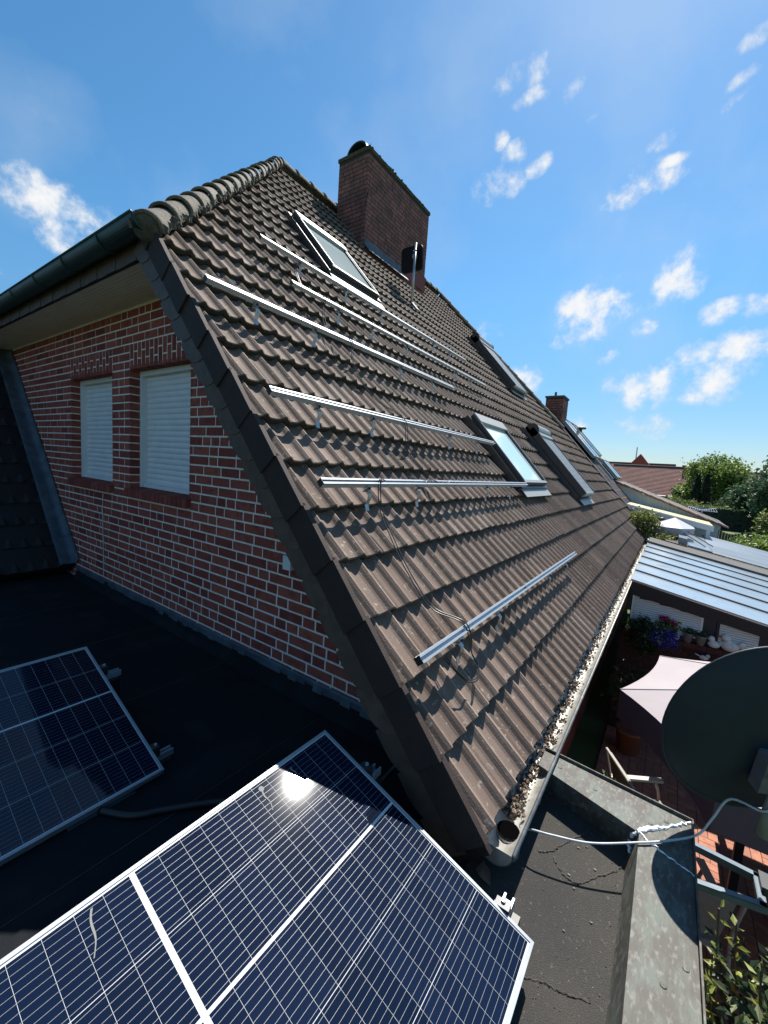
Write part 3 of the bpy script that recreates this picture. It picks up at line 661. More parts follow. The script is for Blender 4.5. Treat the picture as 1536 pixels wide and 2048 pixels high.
# ---- roof windows
def roof_window(x0, x1, s0, s1, shutter=False):
    w = part('roof_window', house); h0, h1 = -.09, .10; fw = .055
    m = MB(); B = lambda a, b, mm=m: mm.box(a, b, f=S)
    B((x0, s0, h0), (x0 + fw, s1, h1)); B((x1 - fw, s0, h0), (x1, s1, h1)); B((x0 + fw, s0, h0), (x1 - fw, s0 + fw * 1.2, h1 - .01))
    B((x0 - .07, s0 - .02, h0), (x0 - .004, s1 + .02, .05)); B((x1 + .004, s0 - .02, h0), (x1 + .07, s1 + .02, .05)); B((x0 - .07, s0 - .05, h0), (x1 + .07, s0 - .006, .05))
    m.build('frame', 'dark_grey_metal', w)
    m = MB(); B = lambda a, b, mm=m: mm.box(a, b, f=S)
    B((x0 + .008, s1 - .15, h1 - .02), (x1 - .008, s1 + .01, h1 + .022)); B((x0 + .012, s0 + .05, h1), (x0 + .03, s1 - .15, h1 + .012)); B((x1 - .03, s0 + .05, h1), (x1 - .012, s1 - .15, h1 + .012)); B((x0 - .07, s0 - .17, .024), (x1 + .07, s0 - .05, .03))
    B((x0 + .012, s0 + .01, h1 - .006), (x1 - .012, s0 + .05, h1 + .006))
    m.build('cover', 'frame_silver', w)
    if not shutter:
        m = MB(); m.box((x0 + fw, s0 + fw, .05), (x1 - fw, s1 - .02, .078), f=S); m.build('pane', 'roof_glass', w)
    else:
        m = MB(); n = 44; L = s1 - .26 - s0
        for k in range(n):
            a = s0 + .03 + L * k / n
            m.add([S(x0 + .05, a, .165), S(x1 - .05, a, .165), S(x1 - .05, a + L / n * .3, .172), S(x0 + .05, a + L / n * .3, .172), S(x1 - .05, a + L / n * .85, .172), S(x0 + .05, a + L / n * .85, .172), S(x1 - .05, a + L / n, .165), S(x0 + .05, a + L / n, .165)], [(0, 1, 2, 3), (3, 2, 4, 5), (5, 4, 6, 7)])
        m.box((x0 + .05, s0 + .02, .1), (x1 - .05, s1 - .2, .164), f=S)
        m.tube([S(x0 + .02, s0 + .02, .12), S(x1 - .02, s0 + .02, .12)], .052, 12)
        m.build('shutter', 'shutter_grey', w)
        m = MB(); m.box((x0, s0, .1), (x0 + .048, s1 - .1, .185), f=S); m.tube([S(x0, s1 - .13, .13), S(x0 + .02, s1 - .13, .13)], .135, 20); m.build('side_rail', 'dark_grey_metal', w)
        m = MB(); m.box((x1 - .048, s0, .1), (x1, s1 - .1, .185), f=S); m.tube([S(x1 - .02, s1 - .13, .13), S(x1, s1 - .13, .13)], .135, 20); m.build('side_rail', 'dark_grey_metal', w)
        m = MB(); m.tube([S(x0 + .021, s1 - .13, .13), S(x1 - .021, s1 - .13, .13)], .125, 20); m.box((x0 + .03, s1 - .32, .17), (x1 - .03, s1 - .2, .20), f=S); m.build('housing', 'shutter_grey', w)
for q in RW: roof_window(*q)

# ================================================================== RAILS ON THE ROOF
RAILS = [(.04, 3.64, .73, 'lowest aluminium rail on the brown roof, with a cable loop hanging under it', [.51, 1.08, 2.44, 3.2]),
         (.06, 3.79, 1.745, 'second aluminium rail up from the eave, meeting the foot of the lower glass roof window', [.54, 1.09, 2.43, 3.15]),
         (.07, 3.72, 2.42, 'third aluminium rail up from the eave, ending beside the lower glass roof window', [.54, 1.1, 2.43, 3.2]),
         (.07, 3.76, 3.43, 'fourth aluminium rail up from the eave, its bright left end nearest the dark verge', [.52, 1.13, 2.42, 3.24]),
         (1.18, 5.95, 4.075, 'long aluminium rail second from the top, starting well in from the verge', [1.75, 2.43, 3.17, 4.64, 5.28]),
         (1.16, 5.97, 4.75, 'topmost long aluminium rail, just below the roof window near the big chimney', [1.72, 2.42, 3.17, 4.7, 5.34])]
for x0, x1, s, lab, hooks in RAILS:
    t = thing('mounting_rail', lab, 'mounting rail', S(x0, s, .07), 'solar mounting rails on the tiled roof')
    m = MB(); hb = .095; w = .02; hh = .038                  # profile with a slot on top and grooved sides
    prof = [(-w, 0), (w, 0), (w, .012), (w - .004, .014), (w - .004, .02), (w, .022), (w, hh), (.008, hh), (.008, hh - .005), (.013, hh - .005), (.013, hh - .014), (-.013, hh - .014), (-.013, hh - .005), (-.008, hh - .005), (-.008, hh), (-w, hh), (-w, .022), (-w + .004, .02), (-w + .004, .014), (-w, .012)]
    P0 = [S(x0, s + a, hb + b) for a, b in prof]; n = len(prof)
    m.add([S(x0, s + a, hb + b) for a, b in prof] + [S(x1, s + a, hb + b) for a, b in prof], [(i, (i + 1) % n, (i + 1) % n + n, i + n) for i in range(n)])
    for xx in (x0 + .001, x1 - .001):
        m.add([S(xx, s - w + .002, hb + .002), S(xx, s + w - .002, hb + .002), S(xx, s + w - .002, hb + hh - .015), S(xx, s - w + .002, hb + hh - .015)], [(0, 1, 2, 3)])
    for q in (1.62, ):                                        # splice
        if x0 + q < x1: m.box((x0 + q, s - w - .002, hb - .001), (x0 + q + .004, s + w + .002, hb + hh + .001), f=S)
    m.build('rail_profile', 'aluminium', t)
    m = MB(); m.box((x0 - .003, s - w + .001, hb + .001), (x0 - .0, s + w - .001, hb + hh - .001), f=S); m.build('end_cap', 'black_plastic', t)
    for hx in hooks:
        m = MB(); c = round((hx - .018) / .15) * .15 + .018
        sb = s - w - .006
        m.box((c - .02, sb - .006, hb - .03), (c + .02, sb, hb + .022), f=S)           # upright plate bolted to the rail
        # strap bending down to the tile and running under the tile above
        pts = [(sb - .003, hb - .04), (sb - .02, hb - .058), (sb - .05, hb - .05), (sb - .075, hb - .03), (sb - .09, hb - .035), (sb - .1, hb - .055)]
        pts = [(sb - .004, hb - .03), (sb - .02, hb - .012), (sb - .04, hb - .01), (sb - .06, hb - .03), (sb - .075, hb - .07), (sb - .11, hb - .088)]
        for (a0, b0), (a1, b1) in zip(pts[:-1], pts[1:]):
            m.hexa([S(c - .017, a0, b0), S(c + .017, a0, b0), S(c + .017, a1, b1), S(c - .017, a1, b1), S(c - .017, a0, b0 + .006), S(c + .017, a0, b0 + .006), S(c + .017, a1, b1 + .006), S(c - .017, a1, b1 + .006)])
        m.build('roof_hook', 'steel', t)
        m = MB(); m.lathe(S(c, sb - .008, hb + .012), [(0, .009), (.008, .009), (.009, 0)], 8, ax=((1, 0, 0), tuple(np.array(S(0, 0, 1))), tuple(-np.array(S(0, 1, 0))))); m.build('hook_bolt', 'black_plastic', t)

# two black solar cables running down over the rails
def spline(P, n=12):
    P = [np.array(p, float) for p in P]; out = []
    Q = [2 * P[0] - P[1]] + P + [2 * P[-1] - P[-2]]
    for i in range(1, len(Q) - 2):
        for k in range(n):
            t = k / n; a, b, c, d = Q[i - 1:i + 3]
            out.append(.5 * ((2 * b) + (-a + c) * t + (2 * a - 5 * b + 4 * c - d) * t * t + (-a + 3 * b - 3 * c + d) * t ** 3))
    out.append(P[-1]); return out
c1 = [(1.6, 4.79, .135), (1.6, 4.6, 0.030), (1.56, 4.3, 0.015), (1.58, 4.09, .135), (1.56, 3.95, 0.035), (1.5, 3.7, 0.015), (1.53, 3.44, .135), (1.5, 3.2, 0.030), (1.47, 2.8, 0.020), (1.5, 2.43, .132), (1.49, 2.2, 0.025), (1.5, 1.95, 0.025), (1.52, 1.755, .13)]
for k in range(2):
    m = MB(); o = .022 * k
    m.tube(spline([S(x + o + .01 * math.sin(5 * s + k), s, h + .004 * k) for x, s, h in c1]), .0032, 6)
    tag(m.build('solar_cable', 'black_plastic'), 'black cable pair crossing the upper rails from the top rail down to the second rail', 'cable', 'black solar cables on the upper roof')
c2 = [(.62, 1.75, .13), (.56, 1.74, .135), (.545, 1.6, 0.050), (.51, 1.4, 0.030), (.475, 1.15, 0.025), (.49, .92, 0.030), (.515, .77, .135), (.54, .68, .11), (.60, .59, 0.035), (.60, .52, 0.030), (.52, .475, 0.030), (.43, .50, 0.030), (.37, .58, 0.035), (.36, .67, 0.020)]
for k in range(2):
    m = MB(); o = .018 * k
    m.tube(spline([S(x + o - (.02 * k if s < .6 else 0), s + .012 * k * (s < .6), h + .006 * k) for x, s, h in c2]), .0034, 6)
    tag(m.build('solar_cable', 'black_plastic'), 'black cable pair from the second rail down to a drooping loop under the lowest rail', 'cable', 'black solar cables on the lower roof')
m = MB()                                               # rubble of old leads on the second rail
P = [S(1.15 + .5 * math.sin(t * 1.3) * .3 + t * .05, 1.75 + .012 * math.cos(3 * t), .132) for t in np.linspace(0, 8, 50)]
m.tube(P, .003, 6); tag(m.build('loose_cable', 'black_plastic'), 'thin black cable lying along the top of the second rail', 'cable')

# ================================================================== SOLAR PANELS ON THE FLAT ROOF
PL, PW, PT = 1.706, 1.05, .032
PC2 = (-.508, 2.548, .19); PSH2 = (.005, -.9376, -.3476)
def solar_panel(c1, long_, short, label, wide_col):
    L_ = Vector(long_).normalized(); Sv = Vector(short); Sv = (Sv - L_ * Sv.dot(L_)).normalized(); N = L_.cross(Sv)
    rot = Matrix((L_, Sv, N)).transposed()
    t = thing('solar_module', label, 'solar panel', c1, 'solar modules on the flat roof', rot.to_euler())
    m = MB(); f = .011                                     # frame: lip round the glass, hollow side below
    m.box((0, 0, -PT), (PL, f, .002)); m.box((0, PW - f, -PT), (PL, PW, .002)); m.box((0, f, -PT), (f, PW - f, .002)); m.box((PL - f, f, -PT), (PL, PW - f, .002))
    m.build('frame', 'panel_frame', t)
    m = MB(); m.box((f, f, -.006), (PL - f, PW - f, -.0015), mi=0)
    px, py, gx, gw = .0691, .2016, .015, .0085
    x = .0155
    for i in range(24):
        if i == 12: x += gx
        y = .0165
        for j in range(5):
            if j == wide_col: y += gw
            x0, x1, y0, y1 = x + .0005, x + px - .0006, y + .0009, y + py - .0009
            m.add([(x0, y0, -.0011), (x1, y0, -.0011), (x1, y1, -.0011), (x0, y1, -.0011)], [(0, 1, 2, 3)], random.random(), 1)
            y += py
        x += px
    y = .0165
    for j in range(5):
        if j == wide_col: y += gw
        for k in range(10):
            yy = y + py * (k + .5) / 10
            for xa, xb in ((.0155, .0155 + 12 * px), (.0155 + 12 * px + gx, .0155 + 24 * px + gx)):
                m.add([(xa, yy - .0004, -.0008), (xb, yy - .0004, -.0008), (xb, yy + .0004, -.0008), (xa, yy + .0004, -.0008)], [(0, 1, 2, 3)], .5, 2)
        y += py
    m.build('cell_sheet', ['cell_line', 'cell', 'busbar'], t)
    m = MB(); m.box((f, f, -PT + .001), (PL - f, PW - f, -.0075)); m.build('back_sheet', 'black_plastic', t)
    return t, rot
PC1 = (-.167, .759, .232)
PLONG = (-1, -.005, 0); PSHORT = (.005, -.947, -.321)
p1, ROT = solar_panel(PC1, PLONG, PSHORT, 'sunlit solar panel in the foreground with a bright glint and pale bird droppings', 2)
m = MB()                                                # droppings that ran down the glass
def streak(x, y, L, w, dx):
    P = []; n = 9
    for k in range(n + 1):
        q = k / n; ww = w * (1.1 - .6 * q + .12 * math.sin(9 * q + x * 30)); P.append((x + dx * q + .004 * math.sin(7 * q), y + L * q, ww))
    V = [(a - c / 2, b, .0006) for a, b, c in P] + [(a + c / 2, b, .0006) for a, b, c in P]; N = n + 1
    m = MB(); m.add(V, [(k, k + N, k + 1 + N, k + 1) for k in range(n)]); m.build('bird_dropping', 'dropping', p1)
for a in ((.25, .045, .045, .006, .004), (.40, .05, .085, .006, .012), (.96, .03, .11, .006, .03)): streak(*a)
m = MB(); m.lathe((.40, .045, .0008), [(0, 0), (.011, 0)], 12); m.build('bird_dropping', 'dropping', p1)
p2, ROT2 = solar_panel(PC2, PLONG, PSH2, 'blue shaded solar panel further back on the flat roof, at the left edge', 2)

# rails with clamps under the panel ends
def stub_rail(x, y, z, lab, ln=.10):
    t = thing('rail_stub', lab, 'mounting rail', (x, y, z), 'rail ends under the solar panels')
    m = MB(); X0, X1 = x - .25, x + ln
    prof = [(-.02, 0), (.02, 0), (.02, .035), (.012, .035), (.012, .012), (-.012, .012), (-.012, .035), (-.02, .035)]; n = len(prof)
    m.add([(X0, y + a, z + b) for a, b in prof] + [(X1, y + a, z + b) for a, b in prof], [(i, (i + 1) % n, (i + 1) % n + n, i + n) for i in range(n)] + [(0, 1, 4, 5), (1, 2, 3, 4), (5, 6, 7, 0), (8, 9, 12, 13), (9, 10, 11, 12), (13, 14, 15, 8)])
    m.build('rail_profile', 'aluminium', t)
    m = MB(); m.box((x - .002, y - .026, z + .036), (x + .022, y + .026, z + .085)); m.box((x - .012, y - .026, z + .085), (x + .022, y + .026, z + .09)); m.build('end_clamp', 'dark_grey_metal', t)
    m = MB(); m.lathe((x + .011, y, z + .09), [(.008, 0), (.008, .008), (0, .008)], 10); m.build('clamp_bolt', 'aluminium', t)
    m = MB(); m.box((x - .3, y - .05, FZ(y) + .001), (x + ln - .02, y + .05, z - .001)); m.build('foot_pad', 'black_plastic', t)
def FZ(y): return -.225 + .004 * (y + .5)
def pan(c, u, v, w=0): return np.array(c) + np.array((ROT2 if c is PC2 else ROT) @ Vector((u, v, w)))
for c, v, lab in ((PC1, .26, 'rail end with clamp at the right edge of the sunlit panel, under the dark verge'), (PC1, .935, 'rail end with clamp at the right edge of the sunlit panel, nearest the gutter outlet'),
                  (PC2, .23, 'upper rail end with clamp beside the shaded blue panel'), (PC2, .915, 'lower rail end with clamp beside the shaded blue panel')):
    q = pan(c, 0, v, -PT); stub_rail(q[0] + .012, q[1], max(q[2] - .036 - .012, FZ(q[1]) + .004), lab)
# ballast stone and conduit below the shaded panel
m = MB(); q = pan(PC2, .28, .93, -.05); m.box((q[0] - .14, q[1] - .13, FZ(q[1])), (q[0] + .14, q[1] + .1, q[2] - .03)); tag(m.build('ballast_stone', 'galv_dark', loc=(q[0], q[1], FZ(q[1]))), 'grey ballast block under the front edge of the shaded panel', 'ballast')
m = MB(); m.tube(spline([(-.80, 1.56, -.2), (-.72, 1.42, -.2), (-.6, 1.33, -.2), (-.42, 1.18, -.2), (-.25, .98, -.2), (-.2, .8, -.2)]), .016, 8); tag(m.build('conduit', 'black_plastic', smooth=True), 'black conduit lying on the flat roof between the two panels', 'pipe')
m = MB(); m.tube(spline([(-.05, .62, -.14), (.03, .56, -.06), (.07, .5, .03), (.1, .45, .05)]), .014, 8); tag(m.build('conduit', 'black_plastic', smooth=True), 'short black conduit curving up to the lower end of the verge', 'pipe')

# ================================================================== GARAGE WITH FLAT ROOF
gar = thing('flat_roof_garage', 'garage with black bitumen flat roof edged by a weathered metal parapet capping', 'garage', (-2, 2, GZ))
m = MB(); nx, ny = 60, 80
m.prism([(-6.5, .1, FZ(.1)), (.5, .1, FZ(.1)), (.5, 6.2, FZ(6.2)), (-6.5, 6.2, FZ(6.2))], (0, 0, -.08)); m.build('roof_membrane', 'membrane_shaded', gar)
m = MB(); m.prism([(-6.5, -.47, FZ(-.47)), (.66, -.47, FZ(-.47)), (.72, -.08, FZ(-.08)), (.68, .1, FZ(.1)), (-6.5, .1, FZ(.1))], (0, 0, -.08)); m.build('weathered_felt', 'bitumen', gar)
m = MB()                                                # raised welds and cracks
def seam(P, r):
    pts = spline([(x, y, FZ(y) + .001) for x, y in P], 10); pts = [np.array(p) + rng.normal(0, .0022, 3) * (1, 1, .3) for p in pts]
    m = MB(); m.tube(pts, [r * random.uniform(.5, 1.25) for _ in pts], 6); m.build('membrane_seam', 'felt_seam', gar)
seam([(.33, -.135), (.37, -.18), (.44, -.215), (.54, -.27), (.63, -.31), (.71, -.365)], .0048)
seam([(.34, -.2), (.30, -.235), (.28, -.28), (.295, -.32), (.37, -.37), (.45, -.43), (.53, -.465)], .0042)
seam([(-.19, -.22), (-.165, -.28), (-.15, -.34), (-.12, -.42)], .004)
m = MB()
for k in range(26): 
    y = .2 + .22 * k
    if y < 5.4: m.box((-6, y * 1. + .0, FZ(y) + .0005), (.4, y + .004, FZ(y) + .0035)) if k % 5 == 0 else None
m.build('sheet_joint', 'bitumen', gar)
PZ = -.08
cap_ = MB()                                             # capping: long run along X and the short return along Y, mitred
cap_.prism([(-6.5, -.695, PZ), (.79, -.695, PZ), (.565, -.50, PZ), (-6.5, -.525, PZ)], (0, 0, -.006))
cap_.prism([(.79, -.695, PZ), (.865, -.02, PZ), (.715, -.02, PZ), (.565, -.50, PZ)], (0, 0, -.006))
cap_.add([(-6.5, -.525, PZ), (.565, -.50, PZ), (.61, -.466, FZ(-.47) + .004), (-6.5, -.47, FZ(-.47) + .004)], [(0, 1, 2, 3)])
cap_.add([(.565, -.50, PZ), (.715, -.02, PZ), (.72, -.04, FZ(-.04) + .004), (.61, -.466, FZ(-.47) + .004)], [(0, 1, 2, 3)])
cap_.prism([(-6.5, -.697, PZ + .016), (.79, -.697, PZ + .016), (.79, -.697, PZ - .10), (-6.5, -.697, PZ - .10)], (0, -.006, 0))
cap_.prism([(.793, -.703, PZ + .016), (.868, -.02, PZ + .016), (.868, -.02, PZ - .10), (.793, -.703, PZ - .10)], (.006, 0, 0))
co = cap_.build('parapet_capping', 'capping', gar)
m = MB()
for x, y in ((.6, -.62), (.72, -.6), (.72, -.3), (.66, -.54), (.25, -.61), (-.05, -.6), (.77, -.12), (.05, -.66)): m = MB(); m.lathe((x, y, PZ), [(.010, .0005), (.008, .0025), (.003, .003), (0, .0022)], 14); m.build('capping_screw', 'capping', co)
m = MB()                                                # white sealant smeared over the mitre
def smear(P, r):
    pts = spline(P, 8); pts = [np.array(p) + rng.normal(0, .003, 3) * (1, 1, .2) for p in pts]; m.tube(pts, [r * random.uniform(.4, 1.2) for _ in pts], 6)
smear([(.785, -.69, PZ + .002), (.72, -.635, PZ + .002), (.65, -.575, PZ + .002), (.57, -.50, PZ + .001), (.575, -.48, PZ - .03), (.60, -.468, PZ - .08), (.54, -.474, PZ - .09)], .008)
smear([(.66, -.58, PZ + .002), (.61, -.525, PZ + .002), (.565, -.495, PZ + .001)], .011)
smear([(.57, -.50, PZ + .001), (.53, -.55, PZ + .002), (.5, -.62, PZ + .002), (.47, -.69, PZ + .003)], .0035)
m.build('sealant_bead', 'sealant', co)
m = MB(); m.box((-6.5, -.67, GZ), (.78, -.48, -.29)); m.prism([(.66, -.6, GZ), (.78, -.6, GZ), (.85, -.02, GZ), (.72, -.02, GZ)], (0, 0, -GZ - .29)); m.build('wall', 'brick', gar)
m = MB(); n = 60                                        # zinc upstand along the gable
for k in range(n):
    y0 = .6 + 5.1 * k / n; y1 = .6 + 5.1 * (k + 1) / n; j0 = random.gauss(0, .004)
    m.add([(XW - .008, y0, -.045), (XW - .008, y1, -.045), (XW - .018, y1, -.06), (XW - .018, y0, -.06), (XW - .024 + j0, y1, -.105 + j0), (XW - .024 + j0, y0, -.105 + j0)], [(0, 1, 2, 3), (3, 2, 4, 5)])
m.build('wall_flashing', 'lead', gar)
m = MB(); m.prism([(XW - .015, .5, -.09), (XW - .025, .5, -.17), (XW - .07, .5, FZ(.5) + .001), (XW + .01, .5, FZ(.5) - .02), (XW + .01, .5, -.09)], (0, 5.2, .02)); m.build('membrane_upstand', 'membrane_shaded', gar)
m = MB()
for x, y in ((.30, -.47 + .2), (.25, -.3), (.4, -.36), (.5, -.31), (.47, -.28), (.2, -.1), (.15, -.38), (.05, -.3)):
    m.blob((x, y, FZ(y) + .003), (.004, .006, .003), 6, .9, jit=.3)
for k in range(60):
    x, y = random.uniform(-.4, .6), random.uniform(-.45, -.1); m.blob((x, y, FZ(y) + .001), random.uniform(.0015, .003), 5, random.random(), jit=.4)
tag(m.build('roof_grit', 'debris'), 'grit and leaf crumbs scattered on the flat roof beside the parapet', 'debris', kind='stuff')
# dry leaf next to the rail clamp
m = MB(); m.add([(.03, -.02, FZ(0) + .01), (.07, -.0, FZ(0) + .035), (.10, .04, FZ(0) + .03), (.06, .06, FZ(0) + .01), (.03, .03, FZ(0) + .02)], [(0, 1, 2, 4), (4, 2, 3)], .7); tag(m.build('dry_leaf', 'debris'), 'curled brown leaf on the flat roof beside the lower panel clamp', 'leaf')

# ================================================================== SIDE WING WITH DARK TILES
wing = thing('side_wing', 'neighbouring wing with dark tiled slope and lead valley against the brick gable', 'building', (-3, 6, GZ))
def Sw(x, s, h=0.): return (x, 5.72 + s * CA - h * SA, -.03 + s * SA + h * CA)
m = MB(); tile_sheet(m, Sw, -7.4, .32, 0., 13, step=.02, amp=.016); m.build('tiled_slope', ['roof_tile_dark', 'roof_tile_dark'], wing)
m = MB(); m.prism([Sw(-7.4, .02, -.04), Sw(.47, .02, -.04), Sw(.47, 4.4, -.04), Sw(-7.4, 4.4, -.04)], (0, .1, -.1)); m.build('sheathing', 'brown_wood', wing)
m = MB(); n = 24
for k in range(n):                                      # lead valley, dressed in lengths
    a, b = 4.35 * k / n, 4.35 * (k + 1) / n; j = .004 if (k // 6) % 2 else 0
    m.add([Sw(.30, a, .03 + j), Sw(.335, a, .04 + j), Sw(.40, a, .026 + j), Sw(.462, a, .04 + j), Sw(.475, a, .13 + j), Sw(.30, b, .03 + j), Sw(.335, b, .04 + j), Sw(.40, b, .026 + j), Sw(.462, b, .04 + j), Sw(.475, b, .13 + j)], [(0, 1, 6, 5), (1, 2, 7, 6), (2, 3, 8, 7), (3, 4, 9, 8)])
m.build('lead_valley', 'lead', wing, smooth=True)
m = MB(); m.box((-7.4, 6.1, GZ), (.48, 6.25, -.05)); m.build('wall', 'brown_wood', wing)

# ================================================================== FLAT ANTENNA
ant = thing('antenna', 'square black flat-panel antenna on a short steel mast beside the chimney', 'antenna', (5.85, 4.34, 4.82))
m = MB(); m.tube([(5.85, 4.34, 4.78), (5.85, 4.34, 5.98)], .026, 12); m.build('mast', 'steel', ant, smooth=True)
m = MB(); PA = []
hw_, hh_, rr = .25, .235, .08
for cx, cz, a0 in ((hw_ - rr, hh_ - rr, 0), (-hw_ + rr, hh_ - rr, 90), (-hw_ + rr, -hh_ + rr, 180), (hw_ - rr, -hh_ + rr, 270)):
    for k in range(6): a = math.radians(a0 + 18 * k); PA.append((cx + rr * math.cos(a), cz + rr * math.sin(a)))
m.prism([(5.93 - .12 * b, 4.47 + a, 5.735 + b) for a, b in PA], (.05, 0, .006)); m.build('panel', 'antenna_black', ant)
m = MB(); m.obox((5.88, 4.36, 5.74), (.03, 0, 0), (0, .04, 0), (0, 0, .04)); m.obox((5.85, 4.34, 5.82), (.034, 0, 0), (0, .034, 0), (0, 0, .012)); m.build('clamp', 'steel', ant)
m = MB(); m.box((5.79, 6.26, .0), (5.91, 6.52, .03), f=S); m.build('base_flashing', 'lead', ant)

# ================================================================== EXTENSION WITH SHEET ROOF
ext = thing('garden_extension', 'brick extension with pale sheet-metal roof, dark fascia and louvred blinds', 'extension', (5.5, -1.5, GZ))
XE0 = 5.5
def EZ(y): return .089 + .177 * (y + .094)
def Ep(x, y, h): return (x, y, EZ(y) + h)
m = MB()
for k in range(6):
    a, b = XE0 - .12 + .80 * k, XE0 - .12 + .80 * (k + 1) - .02
    if k == 5: b = 10.1
    m.box((a, -4.2, -.02), (b, -.105, 0 + .0005 * k), f=Ep)
m.build('sheet_roof', 'sheet_roof', ext)
m = MB()
for k in range(1, 6): x = XE0 - .12 + .80 * k - .01; m.box((x - .012, -4.2, -.01), (x + .012, -.105, .022), f=Ep)
m.build('standing_seam', 'sheet_seam', ext)
m = MB(); m.box((10.1, -4.2, -.05), (11.0, -.12, .05), f=Ep); m.build('felt_strip', 'grey_felt', ext)
m = MB(); m.box((XE0 - .125, -4.2, -.012), (XE0 - .11, -.105, .012), f=Ep); m.build('drip_edge', 'frame_silver', ext)
m = MB(); m.box((XE0 - .11, -4.2, 0), (XE0 - .06, -.12, 1), f=lambda x, y, h: (x, y, EZ(y) - .025 if h > .5 else min(-.135 + .125 * (y + .14), EZ(y) - .1))); m.build('fascia', 'brown_wood', ext)
m = MB(); m.box((XE0 + .0, -4.2, -.62), (XE0 + .12, -.14, -.23), f=lambda x, y, h: (x, y, (EZ(y) - .05) if h > -.5 else -.66)); m.build('window_wall', 'anthracite', ext)
m = MB(); mo = MB(); brick_face(m, mo, (XE0, -.05, GZ), (0, -1, 0), (0, 0, 1), (-1, 0, 0), 4.1, -.70 - GZ, seed=21, depth=.006); m.build('brick_facing', 'brick_shaded', ext)
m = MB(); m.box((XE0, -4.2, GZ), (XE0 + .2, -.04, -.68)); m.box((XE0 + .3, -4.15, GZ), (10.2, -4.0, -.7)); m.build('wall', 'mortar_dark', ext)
m = MB(); n = 48
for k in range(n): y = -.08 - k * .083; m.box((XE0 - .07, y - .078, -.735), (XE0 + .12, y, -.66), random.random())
m.build('sill', 'brick_shaded', ext)
for (y0, y1) in ((-.15, -1.0), (-1.15, -1.61), (-1.72, -2.4), (-2.52, -3.2)):
    w = part('window', ext)
    f = lambda x, y, h: (x, y, -.13 + .125 * (y + .14) if h > .5 else -.60)
    m = MB(); 
    zt = lambda y: -.14 + .125 * (y + .14)
    for k in range(20):
        z = -.585 + k * .031
        ya, yb = y0 - .03, y1 + .03
        # the head of the glazing slopes with the roof: stop each slat where it meets it
        ylim = (z + .03 + .14) / .125 - .14
        yb2 = max(yb, ylim)
        if yb2 < ya - .03: m.obox((XE0 - .012, (ya + yb2) / 2, z), (.01, 0, -.008), (0, (ya - yb2) / 2, 0), (.003, 0, .0095))
    m.build('blind', 'blind', w)
    m = MB(); m.box((XE0 - .02, y0 - .028, -.61), (XE0 + .0, y0, 1), f=f); m.build('frame', 'white_pvc' if y0 > -.2 else 'anthracite', w); m = MB(); m.box((XE0 - .02, y1, -.61), (XE0 + .0, y1 + .028, 1), f=f); m.build('frame', 'white_pvc' if y0 > -.2 else 'anthracite', w)

# second lower roof of corrugated sheets
rf2 = thing('lean_to_roof', 'low corrugated sheet lean-to roof beyond the pale extension roof', 'lean-to', (12.5, -2.5, GZ))
def E2(x, y, h): return (x, y, .02 + .177 * (y + .9) + h)
m = MB(); xs = np.arange(11.15, 15.6, .04)
V = []
for y in (-5.0, -1.42): V += [E2(x, y, .03 * math.sin((x - 11.15) * 2 * math.pi / .4)) for x in xs]
n = len(xs); m.add(V, [(i, i + 1, n + i + 1, n + i) for i in range(n - 1)]); m.build('corrugated_sheet', 'corrugated', rf2, smooth=True)
m = MB(); m.box((11.15, -1.40, .0), (14.3, -.93, .025), f=E2); m.build('flat_sheet', 'sheet_roof', rf2)
m = MB(); m.box((11.0, -5.0, -.3), (11.12, -.6, -.02), f=E2); m.box((11.12, -.95, -.3), (14.3, -.9, -.01), f=E2); m.box((11.0, -.92, -.02), (12.6, -.45, .0), f=E2); m.build('beam', 'brown_wood', rf2)
m = MB(); m.box((11.15, -.9, .0), (12.4, -.72, .16), f=E2); m.build('upstand', 'corrugated', rf2)
m = MB()
for x in (11.2, 15.4):
    for y in (-1.0, -4.8): m.tube([(x, y, GZ), (x, y, .0 + .177 * (y + .9) - .02)], .05, 8)
m.build('post', 'brown_wood', rf2)

# ================================================================== SILL DECORATIONS
SZ_ = -.66
def pot(y, lab):
    x = XE0 - .03
    t = thing('flower_pot', lab, 'flower pot', (x, y, SZ_), 'zinc pots on the extension sill')
    m = MB(); m.lathe((x, y, SZ_), [(0, .002), (.044, .002), (.046, 0), (.062, .118), (.066, .12), (.066, .128), (.058, .128), (.055, .11), (0, .11)], 20); m.build('pot', 'zinc_pot', t, smooth=True)
    m = MB(); leaves(m, clump_points((x, y, SZ_ + .15), (.06, .06, .04), 20, 14, .02), .04); m.build('plant', 'leaf_bluegreen', t)
pot(-.855, 'grey zinc pot of green herbs on the sill beside the white owl figurine')
pot(-1.0, 'grey zinc pot of green herbs on the sill beside the smaller white duck')
def duck(y, s, lab):
    x = XE0 - .03; t = thing('duck_figurine', lab, 'figurine', (x, y, SZ_), 'white duck figurines on the sill')
    m = MB(); m.blob((x, y, SZ_ + .05 * s), (.045 * s, .07 * s, .05 * s), 14); m.blob((x - .01, y + .035 * s, SZ_ + .125 * s), (.036 * s, .038 * s, .038 * s), 12); m.blob((x, y + .02 * s, SZ_ + .09 * s), (.03 * s, .03 * s, .04 * s), 10)
    m.obox((x, y - .075 * s, SZ_ + .085 * s), (.02 * s, 0, 0), (0, .025 * s, -.02 * s), (0, .008 * s, .02 * s)); m.build('body', 'figurine', t, smooth=True)
    m = MB(); m.blob((x - .015 * s, y + .08 * s, SZ_ + .125 * s), (.014 * s, .025 * s, .009 * s), 8); m.build('beak', 'beak', t, smooth=True)
duck(-1.145, 1.0, 'smaller white duck figurine between the zinc pots and the larger duck')
